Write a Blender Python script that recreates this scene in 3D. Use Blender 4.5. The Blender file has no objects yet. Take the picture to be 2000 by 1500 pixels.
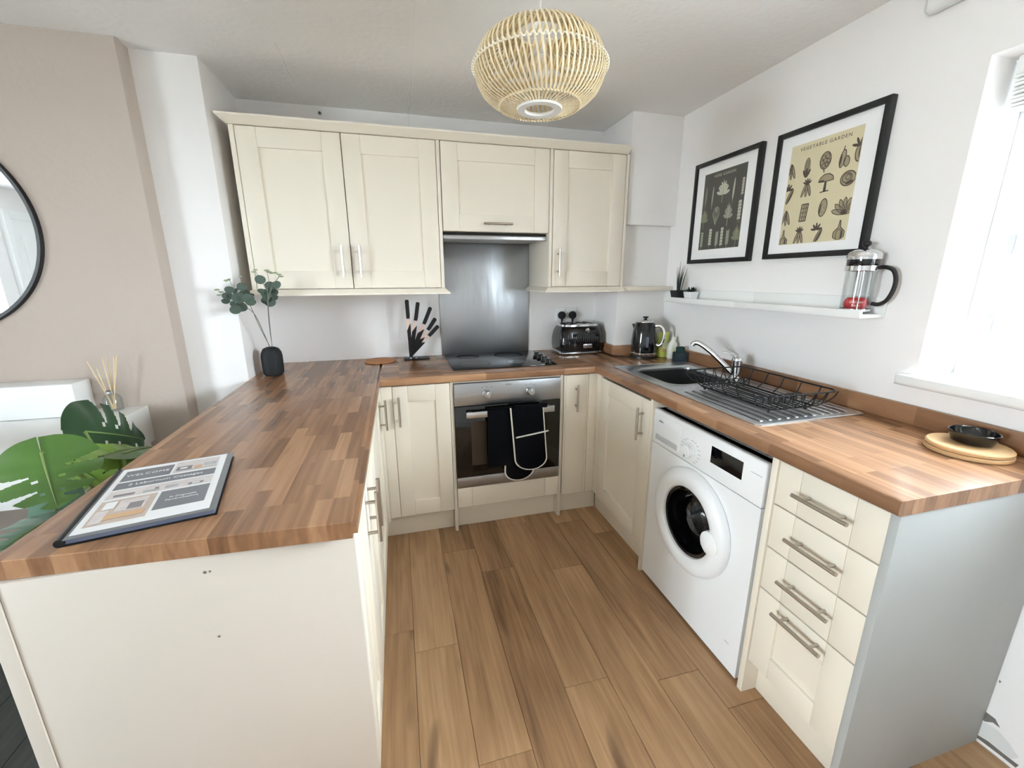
import bpy, bmesh, math, random
from mathutils import Vector, Matrix
random.seed(7)
SC = bpy.context.scene
COL = SC.collection
PI = math.pi

# ------------------------------------------------------------------ camera
CAM = Vector((.459, -2.6994, 1.4052)); YAW, PITCH, ROLL, FPX = .2599, .2478, -.0036, 821.65
_F = Vector((math.sin(YAW)*math.cos(PITCH), math.cos(YAW)*math.cos(PITCH), -math.sin(PITCH)))
_R = Vector((math.cos(YAW), -math.sin(YAW), 0)); _U = _R.cross(_F)
_c, _s = math.cos(ROLL), math.sin(ROLL)
_R, _U = _R*_c + _U*_s, _U*_c - _R*_s
cd = bpy.data.cameras.new('camera'); cam = bpy.data.objects.new('camera', cd); COL.objects.link(cam)
cd.sensor_width = 36; cd.lens = FPX/2000*36; cd.clip_start = .02
cam.matrix_world = Matrix.Translation(CAM) @ Matrix((_R, _U, -_F)).transposed().to_4x4()
SC.camera = cam

def px(u, v, axis, val):
    """pixel of the 2000x1500 photograph -> point on an axis-aligned plane"""
    d = _F + _R*((u-1000)/FPX) + _U*((750-v)/FPX)
    i = 'xyz'.index(axis)
    return CAM + d*((val-CAM[i])/d[i])

# ------------------------------------------------------------------ sky, daylight, exposure
W = bpy.data.worlds.new('sky'); SC.world = W; W.use_nodes = True
wn = W.node_tree.nodes; wl = W.node_tree.links
bg = wn['Background']; bg.inputs[1].default_value = 26
bg.inputs[0].default_value = (.83, .92, 1.0, 1)
SC.view_settings.view_transform = 'Standard'; SC.view_settings.look = 'None'
SC.view_settings.gamma = 1; SC.view_settings.use_curve_mapping = False
SC.view_settings.exposure = 1.42
SC.cycles.max_bounces = 10; SC.cycles.diffuse_bounces = 6; SC.cycles.glossy_bounces = 5
SC.cycles.transmission_bounces = 8; SC.cycles.transparent_max_bounces = 10
SC.cycles.sample_clamp_indirect = 6; SC.cycles.caustics_reflective = False; SC.cycles.caustics_refractive = False

sl = bpy.data.lights.new('sun', 'SUN'); sl.energy = 10; sl.angle = math.radians(1.5); sl.color = (1, .985, .96)
sun = bpy.data.objects.new('sun', sl); COL.objects.link(sun); sun.location = (1, -9, 7)
sun.rotation_euler = Vector((-.13, .80, -.56)).to_track_quat('-Z', 'Y').to_euler()

# key dimensions (metres), floor z = 0, back wall y = YB
YB, HC, H, TW = .02, 2.296, .92, .038
XP, XPL, XR, XW = .3474, -.2746, 1.5057, 2.113
YF, YPN, YRN = -.59, -1.8723, -2.1109
XL, YREAR = -3.3, -5.3
WIN = (-1.724, -2.85, 1.081, 2.005)      # window over the worktop: y0, y1, z0, z1
ADDED_WIN = (-3.75, -2.75, .75, 2.1)            # unseen window added in the far side wall to light the kitchen: y0, y1, z0, z1

def portal(loc, rot, sx, sy):
    l = bpy.data.lights.new('window_portal', 'AREA'); l.shape = 'RECTANGLE'; l.size = sx; l.size_y = sy
    l.cycles.is_portal = True
    o = bpy.data.objects.new('window_portal', l); o.location = loc; o.rotation_euler = rot; COL.objects.link(o)
portal((XW+.33, (WIN[0]+WIN[1])/2, (WIN[2]+WIN[3])/2), (0, PI/2, 0), WIN[3]-WIN[2], WIN[0]-WIN[1])
portal((XL-.21, (ADDED_WIN[0]+ADDED_WIN[1])/2, (ADDED_WIN[2]+ADDED_WIN[3])/2), (0, -PI/2, 0), ADDED_WIN[3]-ADDED_WIN[2], ADDED_WIN[1]-ADDED_WIN[0])

# ------------------------------------------------------------------ materials
def lin(c):
    r = []
    for v in c[:3]:
        v = v/255
        r.append(v/12.92 if v <= .04045 else ((v+.055)/1.055)**2.4)
    return (*r, 1)
MATS = {}
def mat(name, rgb, rough=.5, metal=0., bump=None, vary=None, trans=0., ior=1.45, coat=0., emit=None, alpha=1., spec=None):
    m = bpy.data.materials.new(name); m.use_nodes = True; nt = m.node_tree; n = nt.nodes; L = nt.links
    b = n['Principled BSDF']; b.inputs['Base Color'].default_value = lin(rgb)
    b.inputs['Roughness'].default_value = rough; b.inputs['Metallic'].default_value = metal
    b.inputs['Transmission Weight'].default_value = trans; b.inputs['IOR'].default_value = ior
    b.inputs['Coat Weight'].default_value = coat; b.inputs['Alpha'].default_value = alpha
    if spec is not None: b.inputs['Specular IOR Level'].default_value = spec
    tc = n.new('ShaderNodeTexCoord')
    if bump:      # (scale, strength, distance)
        t = n.new('ShaderNodeTexNoise'); t.inputs['Scale'].default_value = bump[0]; t.inputs['Detail'].default_value = 4
        L.new(tc.outputs['Object'], t.inputs['Vector'])
        bp = n.new('ShaderNodeBump'); bp.inputs['Strength'].default_value = bump[1]; bp.inputs['Distance'].default_value = bump[2]
        L.new(t.outputs['Fac'], bp.inputs['Height']); L.new(bp.outputs['Normal'], b.inputs['Normal'])
    if vary:      # (scale, amount)
        t = n.new('ShaderNodeTexNoise'); t.inputs['Scale'].default_value = vary[0]; t.inputs['Detail'].default_value = 3
        L.new(tc.outputs['Object'], t.inputs['Vector'])
        mx = n.new('ShaderNodeMix'); mx.data_type = 'RGBA'
        mx.inputs['A'].default_value = tuple(x*(1-vary[1]) for x in lin(rgb)[:3])+(1,)
        mx.inputs['B'].default_value = tuple(min(1, x*(1+vary[1])) for x in lin(rgb)[:3])+(1,)
        L.new(t.outputs['Fac'], mx.inputs['Factor']); L.new(mx.outputs['Result'], b.inputs['Base Color'])
    if emit:
        b.inputs['Emission Color'].default_value = lin(rgb); b.inputs['Emission Strength'].default_value = emit
    MATS[name] = m
    return m

def ramp(n, stops):
    r = n.new('ShaderNodeValToRGB'); e = r.color_ramp.elements
    while len(e) < len(stops): e.new(.5)
    for k, (p, c) in enumerate(stops): e[k].position = p; e[k].color = lin(c)
    return r

def stave_mat(name, along_y, rough=.24):
    """butcher-block laminate: staves 45 mm wide"""
    m = bpy.data.materials.new(name); m.use_nodes = True; nt = m.node_tree; n = nt.nodes; L = nt.links
    b = n['Principled BSDF']; b.inputs['Roughness'].default_value = rough
    tc = n.new('ShaderNodeTexCoord'); mp = n.new('ShaderNodeMapping')
    if along_y: mp.inputs['Rotation'].default_value = (0, 0, PI/2)
    L.new(tc.outputs['Object'], mp.inputs['Vector'])
    def brick(w, h, off):
        br = n.new('ShaderNodeTexBrick'); br.offset = off; br.offset_frequency = 3; br.squash = 1
        for k, v in (('Scale', 1), ('Mortar Size', 0), ('Bias', 0), ('Brick Width', w), ('Row Height', h)): br.inputs[k].default_value = v
        br.inputs['Color1'].default_value = (0, 0, 0, 1); br.inputs['Color2'].default_value = (1, 1, 1, 1)
        L.new(mp.outputs['Vector'], br.inputs['Vector']); return br
    br = brick(.22, .036, .37)
    g = n.new('ShaderNodeMapping'); g.inputs['Scale'].default_value = (3.2, 55, 12)
    L.new(mp.outputs['Vector'], g.inputs['Vector'])
    ad = n.new('ShaderNodeVectorMath'); ad.operation = 'ADD'
    ml = n.new('ShaderNodeVectorMath'); ml.operation = 'SCALE'; ml.inputs['Scale'].default_value = 9
    L.new(br.outputs['Color'], ml.inputs[0]); L.new(g.outputs['Vector'], ad.inputs[0]); L.new(ml.outputs[0], ad.inputs[1])
    t = n.new('ShaderNodeTexNoise'); t.inputs['Scale'].default_value = 1; t.inputs['Detail'].default_value = 5; t.inputs['Distortion'].default_value = .6
    L.new(ad.outputs[0], t.inputs['Vector'])
    mx = n.new('ShaderNodeMix'); mx.data_type = 'FLOAT'; mx.inputs['Factor'].default_value = .6
    L.new(br.outputs['Color'], mx.inputs['A']); L.new(t.outputs['Fac'], mx.inputs['B'])
    r = ramp(n, [(.15, (92, 62, 42)), (.38, (126, 90, 63)), (.56, (148, 109, 79)), (.85, (180, 138, 103))])
    L.new(mx.outputs['Result'], r.inputs['Fac']); L.new(r.outputs['Color'], b.inputs['Base Color'])
    MATS[name] = m; return m

def plank_mat(name, stops, rough=.42):
    m = bpy.data.materials.new(name); m.use_nodes = True; nt = m.node_tree; n = nt.nodes; L = nt.links
    b = n['Principled BSDF']; b.inputs['Roughness'].default_value = rough
    tc = n.new('ShaderNodeTexCoord'); oi = n.new('ShaderNodeObjectInfo')
    sc = n.new('ShaderNodeMath'); sc.operation = 'MULTIPLY'; sc.inputs[1].default_value = 37
    L.new(oi.outputs['Random'], sc.inputs[0])
    ad = n.new('ShaderNodeVectorMath'); ad.operation = 'ADD'
    L.new(tc.outputs['Object'], ad.inputs[0]); L.new(sc.outputs[0], ad.inputs[1])
    def noise(s, d, dist):
        mp = n.new('ShaderNodeMapping'); mp.inputs['Scale'].default_value = s; L.new(ad.outputs[0], mp.inputs['Vector'])
        t = n.new('ShaderNodeTexNoise'); t.inputs['Scale'].default_value = 1; t.inputs['Detail'].default_value = d
        t.inputs['Distortion'].default_value = dist; L.new(mp.outputs['Vector'], t.inputs['Vector']); return t
    fine = noise((75, 3.0, 1), 6, .4); big = noise((11, 1.6, 1), 3, 1.2)
    m1 = n.new('ShaderNodeMix'); m1.inputs['Factor'].default_value = .48
    L.new(fine.outputs['Fac'], m1.inputs['A']); L.new(big.outputs['Fac'], m1.inputs['B'])
    m2 = n.new('ShaderNodeMix'); m2.inputs['Factor'].default_value = .18
    L.new(m1.outputs['Result'], m2.inputs['A']); L.new(oi.outputs['Random'], m2.inputs['B'])
    r = ramp(n, stops); L.new(m2.outputs['Result'], r.inputs['Fac'])
    kn = noise((7, 2.2, 1), 1, .3)
    kr = ramp(n, [(.22, (90, 60, 40)), (.31, (255, 255, 255))]); L.new(kn.outputs['Fac'], kr.inputs['Fac'])
    mu = n.new('ShaderNodeMix'); mu.data_type = 'RGBA'; mu.blend_type = 'MULTIPLY'; mu.inputs['Factor'].default_value = .75
    L.new(r.outputs['Color'], mu.inputs['A']); L.new(kr.outputs['Color'], mu.inputs['B'])
    L.new(mu.outputs['Result'], b.inputs['Base Color'])
    bp = n.new('ShaderNodeBump'); bp.inputs['Strength'].default_value = .12; bp.inputs['Distance'].default_value = .001
    L.new(fine.outputs['Fac'], bp.inputs['Height']); L.new(bp.outputs['Normal'], b.inputs['Normal'])
    MATS[name] = m; return m

def brushed(name, rgb, rough, scale, dist=.002):
    m = mat(name, rgb, rough, 1.0); nt = m.node_tree; n = nt.nodes; L = nt.links; b = n['Principled BSDF']
    tc = n.new('ShaderNodeTexCoord'); mp = n.new('ShaderNodeMapping'); mp.inputs['Scale'].default_value = scale
    L.new(tc.outputs['Object'], mp.inputs['Vector'])
    t = n.new('ShaderNodeTexNoise'); t.inputs['Scale'].default_value = 1; t.inputs['Detail'].default_value = 3
    L.new(mp.outputs['Vector'], t.inputs['Vector'])
    bp = n.new('ShaderNodeBump'); bp.inputs['Strength'].default_value = .25; bp.inputs['Distance'].default_value = dist
    L.new(t.outputs['Fac'], bp.inputs['Height']); L.new(bp.outputs['Normal'], b.inputs['Normal'])
    return m

mat('wall_white', (242, 239, 237), .75, bump=(60, .25, .002), vary=(1.5, .02))
mat('wall_tan', (186, 173, 162), .8, bump=(45, .5, .003), vary=(2, .03))
mat('ceiling_paint', (246, 244, 243), .85, bump=(38, .55, .004), vary=(1.3, .03))
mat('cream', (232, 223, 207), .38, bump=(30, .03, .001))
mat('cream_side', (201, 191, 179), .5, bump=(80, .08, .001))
mat('end_grey_shaded', (174, 176, 174), .55, bump=(40, .1, .001))  # end panel grey, partly darkened to stand in for its backlit shade
mat('white_gloss', (240, 240, 238), .22)
mat('white_satin', (238, 238, 236), .4)
mat('appliance', (236, 237, 238), .28)
mat('appliance_grey', (190, 192, 194), .4)
mat('pvc', (244, 246, 250), .3)
stave_mat('staves_y', True); stave_mat('staves_x', False)
plank_mat('vinyl_oak', [(.26, (112, 82, 55)), (.42, (152, 117, 83)), (.58, (174, 139, 102)), (.78, (196, 163, 126))])
plank_mat('dark_laminate', [(.25, (44, 46, 44)), (.5, (60, 62, 59)), (.8, (80, 82, 78))], .5)
mat('floor_gap', (52, 36, 24), .8)
mat('steel', (196, 198, 200), .3, 1.0); mat('chrome', (225, 226, 228), .08, 1.0)
brushed('brushed_steel', (176, 178, 181), .34, (2, 2, 260))
brushed('splash_steel', (186, 190, 194), .36, (7, 4, 1.6), .03)
mat('nickel', (190, 182, 172), .28, 1.0)
mat('sink_steel', (206, 208, 210), .31, 1.0, bump=(300, .05, .0005))
mat('bowl_steel', (70, 72, 74), .35, 1.0)
mat('black_gloss', (9, 9, 11), .12, coat=.4); mat('black_glass', (6, 6, 8), .05, spec=.7)
mat('black_satin', (17, 17, 18), .4); mat('black_matt', (26, 27, 29), .7, bump=(120, .2, .001))
mat('black_cloth', (12, 13, 17), .95, bump=(350, .3, .001), spec=.1); mat('white_tape', (226, 222, 214), .85)
mat('oven_glass', (10, 9, 9), .06, spec=.7); mat('glint_brown', (58, 48, 38), .35)
mat('dark_gap', (38, 34, 30), .8)
mat('glass', (255, 255, 255), .0, trans=1.0, ior=1.45)
def thin_glass(name, tint=(250, 252, 252), refl=.06, hi=.55):
    m = bpy.data.materials.new(name); m.use_nodes = True; nt = m.node_tree; n = nt.nodes; L = nt.links
    n.remove(n['Principled BSDF']); tr = n.new('ShaderNodeBsdfTransparent'); gl = n.new('ShaderNodeBsdfGlossy')
    tr.inputs['Color'].default_value = lin(tint); gl.inputs['Roughness'].default_value = .02
    lw = n.new('ShaderNodeLayerWeight'); lw.inputs['Blend'].default_value = .25
    mr = n.new('ShaderNodeMapRange'); mr.inputs['To Min'].default_value = refl; mr.inputs['To Max'].default_value = hi
    L.new(lw.outputs['Fresnel'], mr.inputs['Value'])
    mx = n.new('ShaderNodeMixShader'); L.new(mr.outputs['Result'], mx.inputs[0]); L.new(tr.outputs[0], mx.inputs[1]); L.new(gl.outputs[0], mx.inputs[2])
    L.new(mx.outputs[0], n['Material Output'].inputs['Surface']); MATS[name] = m
thin_glass('pane'); thin_glass('jug_glass', (249, 250, 250), .02, .28)
mat('mirror', (240, 242, 244), .01, 1.0)
mat('oak', (196, 158, 112), .5, vary=(25, .1)); mat('cork', (176, 122, 82), .75, vary=(90, .18))
mat('bamboo_pale', (246, 240, 222), .5); mat('bamboo', (232, 217, 184), .55, vary=(9, .1)); mat('bamboo_dark', (214, 191, 148), .6, vary=(9, .12))
mat('paper', (238, 238, 238), .7); mat('mount', (243, 242, 242), .8); mat('sheet_grey', (128, 129, 134), .6)
mat('poster_tan', (210, 199, 166), .8, vary=(20, .04)); mat('poster_dark', (82, 80, 74), .8, vary=(20, .06))
mat('sepia_mid', (158, 144, 118), .8); mat('sepia_dark', (84, 75, 66), .8)
mat('chalk', (150, 150, 136), .8); mat('chalk_light', (188, 186, 170), .8); mat('chalk_green', (128, 130, 104), .8)
mat('leaf_dark', (34, 66, 38), .28, vary=(6, .25)); mat('leaf_light', (72, 106, 44), .28, vary=(6, .25)); mat('leaf_olive', (118, 150, 66), .3, vary=(6, .2))
mat('leaf_blue', (100, 132, 112), .35, vary=(6, .2)); mat('stem_green', (110, 130, 70), .5)
mat('eucalyptus', (72, 88, 76), .6, vary=(25, .2)); mat('eucalyptus_pale', (150, 156, 126), .6); mat('twig', (120, 118, 112), .6)
mat('succulent', (34, 48, 40), .5); mat('reed', (222, 198, 158), .7)
mat('rose_gold', (224, 198, 188), .16, 1.0); mat('smoke', (60, 66, 74), .1, trans=.6)
mat('green_pouch', (190, 198, 96), .35, vary=(30, .15)); mat('soap_white', (236, 236, 226), .3); mat('label_orange', (206, 168, 130), .5); mat('label_pale', (226, 228, 190), .5)
mat('caddy', (44, 58, 68), .6); mat('sponge', (36, 66, 62), .9, bump=(200, .6, .002))
mat('red_label', (186, 34, 40), .45); mat('cream_print', (240, 226, 210), .6)
mat('blue_grey', (96, 102, 120), .3); mat('clear_sleeve', (120, 122, 124), .2)
mat('photo_warm', (196, 180, 168), .5, vary=(40, .25)); mat('photo_grey', (176, 176, 178), .5, vary=(50, .5))
mat('photo_pale', (214, 206, 204), .5, vary=(45, .2)); mat('photo_dark', (136, 132, 134), .5)
mat('soil', (30, 24, 20), .95); mat('flake', (120, 114, 108), .9, vary=(40, .4)); mat('flake_pale', (222, 222, 220), .9)
mat('drum', (150, 152, 156), .3, 1.0)
n_ = MATS['drum'].node_tree.nodes; L_ = MATS['drum'].node_tree.links; v_ = n_.new('ShaderNodeTexVoronoi'); v_.inputs['Scale'].default_value = 55; r_ = ramp(n_, [(.22, (12, 12, 13)), (.3, (160, 162, 166))])
L_.new(n_.new('ShaderNodeTexCoord').outputs['Object'], v_.inputs['Vector']); L_.new(v_.outputs['Distance'], r_.inputs['Fac']); L_.new(r_.outputs['Color'], n_['Principled BSDF'].inputs['Base Color'])
mat('bulb', (235, 232, 225), .3)
mat('paving', (222, 220, 214), .95, vary=(3, .08)); mat('carpet', (214, 212, 208), .95, bump=(300, .5, .004))

# ------------------------------------------------------------------ builders
def crv(pts, n=5):
    p = [Vector(q) for q in pts]; p = [p[0]*2-p[1]]+p+[p[-1]*2-p[-2]]; out = []
    for i in range(1, len(p)-2):
        for k in range(n):
            t = k/n; a, b, c, d = p[i-1:i+3]
            out.append(.5*((2*b)+(c-a)*t+(2*a-5*b+4*c-d)*t*t+(3*b-a-3*c+d)*t*t*t))
    return out+[p[-2]]
class B:
    def __init__(s): s.bm = bmesh.new()
    def box(s, x0, x1, y0, y1, z0, z1, bev=0, seg=2, pick=None):
        x0, x1 = sorted((x0, x1)); y0, y1 = sorted((y0, y1)); z0, z1 = sorted((z0, z1))
        M = Matrix.Translation(((x0+x1)/2, (y0+y1)/2, (z0+z1)/2)) @ Matrix.Diagonal((x1-x0, y1-y0, z1-z0, 1))
        r = bmesh.ops.create_cube(s.bm, size=1, matrix=M)
        if bev:
            es = {e for v in r['verts'] for e in v.link_edges}
            if pick: es = {e for e in es if pick((e.verts[0].co+e.verts[1].co)/2)}
            bmesh.ops.bevel(s.bm, geom=list(es), offset=bev, segments=seg, affect='EDGES', profile=.5)
        return s
    def cyl(s, p0, p1, r0, r1=None, n=16, caps=True):
        p0, p1 = Vector(p0), Vector(p1); r1 = r0 if r1 is None else r1
        return s.tube([p0, p1], [r0, r1], n, caps=caps)
    def tube(s, pts, r, n=8, closed=False, caps=True, flat=1.0, up=None):
        pts = [Vector(p) for p in pts]; N = len(pts)
        rs = r if isinstance(r, (list, tuple)) else [r]*N
        rings = []; prev = None
        for i, p in enumerate(pts):
            a = pts[(i-1) % N] if (closed or i > 0) else p
            b = pts[(i+1) % N] if (closed or i < N-1) else p
            t = (b-a).normalized()
            if prev is None:
                ref = Vector(up) if up else (Vector((0, 0, 1)) if abs(t.z) < .9 else Vector((1, 0, 0)))
                nx = (ref - t*ref.dot(t)).normalized()
            else: nx = (prev - t*prev.dot(t)).normalized()
            prev = nx; ny = t.cross(nx)
            rings.append([s.bm.verts.new(p + (nx*math.cos(2*PI*k/n)*flat + ny*math.sin(2*PI*k/n))*rs[i]) for k in range(n)])
        for i in range(N if closed else N-1):
            A, C = rings[i], rings[(i+1) % N]
            for k in range(n): s.bm.faces.new((A[k], A[(k+1) % n], C[(k+1) % n], C[k]))
        if caps and not closed:
            for q in (rings[0][::-1], rings[-1]):
                try: s.bm.faces.new(q)
                except ValueError: pass
        return s
    def lathe(s, prof, o=(0, 0, 0), n=32, axis='z', closed=False):
        """prof: (radius, height) pairs"""
        o = Vector(o); rings = []
        def P(r, h, a):
            c, q = math.cos(a)*r, math.sin(a)*r
            return o + {'z': Vector((c, q, h)), 'x': Vector((h, c, q)), 'y': Vector((q, h, c))}[axis]
        for r, h in prof:
            rings.append([s.bm.verts.new(P(0, h, 0))] if r < 1e-6 else [s.bm.verts.new(P(r, h, 2*PI*k/n)) for k in range(n)])
        idx = list(range(len(rings)-1)); pairs = [(rings[i], rings[i+1]) for i in idx]
        if closed: pairs.append((rings[-1], rings[0]))
        for A, C in pairs:
            for k in range(n):
                k2 = (k+1) % n
                if len(A) == 1 and len(C) == 1: continue
                if len(A) == 1: s.bm.faces.new((A[0], C[k2], C[k]))
                elif len(C) == 1: s.bm.faces.new((A[k], A[k2], C[0]))
                else: s.bm.faces.new((A[k], A[k2], C[k2], C[k]))
        return s
    def prism(s, poly, d):
        """polygon of 3-D points extruded by vector d"""
        d = Vector(d); a = [s.bm.verts.new(Vector(p)) for p in poly]; b = [s.bm.verts.new(Vector(p)+d) for p in poly]
        n = len(a); s.bm.faces.new(a[::-1]); s.bm.faces.new(b)
        for k in range(n): s.bm.faces.new((a[k], a[(k+1) % n], b[(k+1) % n], b[k]))
        return s
    def face(s, pts):
        s.bm.faces.new([s.bm.verts.new(Vector(p)) for p in pts]); return s
    def mesh(s, name, smooth=35):
        bmesh.ops.recalc_face_normals(s.bm, faces=s.bm.faces[:])
        me = bpy.data.meshes.new(name); s.bm.to_mesh(me); s.bm.free()
        me.polygons.foreach_set('use_smooth', [True]*len(me.polygons)); me.set_sharp_from_angle(angle=math.radians(smooth))
        return me
    def obj(s, name, m, parent=None, smooth=35):
        return link(name, s.mesh(name, smooth), m, parent)

def wm(o):
    M = o.matrix_basis.copy()
    return wm(o.parent) @ o.matrix_parent_inverse @ M if o.parent else M
def attach(o, p, local=False):
    o.parent = p
    if not local: o.matrix_parent_inverse = wm(p).inverted()
def link(name, me, m, parent=None):
    o = bpy.data.objects.new(name, me); COL.objects.link(o)
    if m: 
        for q in (m if isinstance(m, (list, tuple)) else [m]): me.materials.append(MATS[q])
    if parent: attach(o, parent)
    return o
def thing(name, label, cat, loc=(0, 0, 0), rotz=0, group=None):
    o = bpy.data.objects.new(name, None); COL.objects.link(o); o.location = loc; o.rotation_euler = (0, 0, rotz)
    return tag(o, label, cat, group)
def tag(o, label, cat=None, group=None):
    o['label'] = label
    if cat: o['category'] = cat
    if group: o['group'] = group
    return o
def struct(o, label=None):
    o['kind'] = 'structure'
    if label: o['label'] = label
    return o
def text(body, size, origin, right, up, m, parent, name='lettering', align='CENTER', ext=.0003, spacing=1.0, shear=0):
    cu = bpy.data.curves.new(name, 'FONT'); cu.body = body; cu.size = size; cu.align_x = align; cu.align_y = 'CENTER'
    cu.extrude = ext; cu.space_character = spacing; cu.shear = shear; cu.resolution_u = 3
    t = bpy.data.objects.new(name, cu); COL.objects.link(t)
    me = bpy.data.meshes.new_from_object(t.evaluated_get(bpy.context.evaluated_depsgraph_get()))
    bpy.data.objects.remove(t)
    right, up = Vector(right).normalized(), Vector(up).normalized(); nrm = right.cross(up)
    M = Matrix.Translation(Vector(origin)) @ Matrix((right, up, nrm)).transposed().to_4x4()
    me.transform(M); me.materials.clear()
    return link(name, me, m, parent)
def arc(c, r, a0, a1, n, ux, uy):
    c, ux, uy = Vector(c), Vector(ux), Vector(uy)
    return [c + ux*(r*math.cos(a0+(a1-a0)*k/n)) + uy*(r*math.sin(a0+(a1-a0)*k/n)) for k in range(n+1)]

# ------------------------------------------------------------------ room shell
def rect_wall_with_hole(b, plane, a0, a1, z0, z1, hole, t0, t1):
    """wall slab normal to x or y with one opening"""
    def bx(p, q, r, w):
        if q-p < 1e-4 or w-r < 1e-4: return
        if plane == 'x': b.box(t0, t1, p, q, r, w)
        else: b.box(p, q, t0, t1, r, w)
    h0, h1, k0, k1 = hole
    bx(a0, h0, z0, z1); bx(h1, a1, z0, z1); bx(h0, h1, z0, k0); bx(h0, h1, k1, z1)

struct(B().box(XL-.2, XW+.3, YREAR-.3, YB+.3, HC, HC+.12).obj('ceiling', 'ceiling_paint'), 'grey-white lightly textured ceiling')
ceil = bpy.data.objects['ceiling']
def seam(p, q):
    b = B(); pts = [Vector(p).lerp(Vector(q), k/24) + Vector((random.uniform(-.004, .004), 0, 0)) for k in range(25)]
    b.tube(pts, .004, 5, flat=.35); b.obj('ceiling_seam', 'ceiling_paint', ceil)
seam((.563, -2.2, HC), (.585, YB, HC)); seam((.062, -.60, HC), (.045, YB, HC))
struct(B().box(XL, XW+.3, YB, YB+.25, 0, HC).obj('wall_back', 'wall_white'), 'white painted wall behind the cupboards')
wb = bpy.data.objects['wall_back']
b = B(); b.tube([(.585, YB, HC), (.588, YB, 2.1)], .004, 5, flat=.4); b.obj('wall_seam', 'wall_white', wb)
hk = B().cyl((.122, YB+.001, 2.262), (.122, YB-.012, 2.262), .008, .006, 10).obj('wall_plug', 'flake', wb)
struct(B().box(-.514, -.2743, -.4194, YB, 0, HC, .006, pick=lambda c: abs(c.x+.2743) < .001 and abs(c.y+.4194) < .001).obj('wall_pier', 'wall_white'), 'white painted pier beside the tan chimney breast')
struct(B().box(XL, -.514, -.5088, YB, 0, HC, .008, pick=lambda c: abs(c.x+.514) < .001 and abs(c.y+.5088) < .001).obj('wall_chimney_breast', 'wall_tan'), 'tan painted chimney breast')
b = B(); rect_wall_with_hole(b, 'x', YREAR-.2, YB+.2, -.02, HC, (WIN[1], WIN[0], WIN[2], WIN[3]), XW, XW+.32)
wr = struct(b.obj('wall_right', 'wall_white'), 'white painted window wall')
struct(B().box(XL-.2, XW+.2, YREAR-.2, YREAR, 0, HC).obj('wall_rear', 'wall_white'), 'white painted rear wall of the room')
b = B(); rect_wall_with_hole(b, 'x', YREAR-.2, YB+.2, 0, HC, ADDED_WIN, XL-.2, XL)
struct(b.obj('wall_left', 'wall_white'), 'white painted far wall of the living area')
# boxed-in pipe corner
bx = B(); bx.box(1.785, XW, -.342, YB, 1.704, HC, .004); bx.box(1.772, XW, -.300, YB, H, 1.704, .003)
struct(bx.obj('wall_boxing', 'wall_white'), 'white boxed-in pipe corner')
# far door seen in the round mirror
d1 = struct(B().box(XL, XL+.04, -4.80, -4.00, 0, 2.0, .004).obj('door_1', 'white_satin'), 'white panelled door of the living area')
for z0, z1 in ((.15, .95), (1.08, 1.86)):
    for y0, y1 in ((-4.71, -4.44), (-4.36, -4.09)):
        B().box(XL+.036, XL+.048, y0, y1, z0, z1, .006).obj('door_panel', 'white_satin', d1)
b = B(); b.box(XL, XL+.05, -4.00, -3.92, 0, 2.08, .005); b.box(XL, XL+.05, -4.88, -4.80, 0, 2.08, .005); b.box(XL, XL+.05, -4.80, -4.00, 2.0, 2.08, .005)
b.obj('door_frame', 'white_satin', d1)
# floor
fl = struct(B().box(XL-.2, XW+.3, YREAR-.2, YB+.2, -.1, -.004).obj('floor', 'floor_gap'), 'wood-effect plank floor')
def planks(x_lo, x_hi, base, wid, joints, y_lo, y_hi, length, m):
    cache = {}
    k0 = math.floor((x_lo-base)/wid); k1 = math.ceil((x_hi-base)/wid)
    for k in range(k0, k1):
        a, c = max(x_lo, base+k*wid), min(x_hi, base+(k+1)*wid)
        if c-a < .004: continue
        j = joints.get(k, -.2-((k*.379) % 1)*length)
        while j < y_hi: j += length
        while j > y_lo:
            t, q = min(y_hi, j), max(y_lo, j-length); j -= length
            if t-q < .01: continue
            key = (round(c-a, 4), round(t-q, 3))
            if key not in cache:
                w, l = (c-a)/2-.0006, (t-q)/2-.0006
                me = B().box(-w, w, -l, l, -.004, 0, .0012, 1, pick=lambda v: v.z > -.001).mesh('plank'); me.materials.append(MATS[m]); cache[key] = me
            o = bpy.data.objects.new('plank', cache[key]); COL.objects.link(o); o.location = ((a+c)/2, (t+q)/2, 0); attach(o, fl)
            o.matrix_parent_inverse = Matrix.Identity(4)
planks(-.27, XW, .432, .168, {-1: -1.21, 0: -1.324, 1: -.74, 2: -.94, 3: -1.61, 4: -1.014, 5: -1.67, 6: -1.82, 7: -1.3, 8: -2.45}, -3.9, -.48, 1.03, 'vinyl_oak')
planks(-2.2, -.275, -.275, .165, {}, -3.9, -.5, 1.2, 'dark_laminate')
cb = B(); cb.box(XL, XW, YREAR, -3.902, -.0038, .004); cb.box(XL, -2.202, -3.902, -.52, -.0038, .004); cb.obj('carpet', 'carpet', fl)
struct(B().box(-30, 40, -40, 30, -1.2, -1.1).obj('ground', 'paving'), 'ground outside the window')
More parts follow.
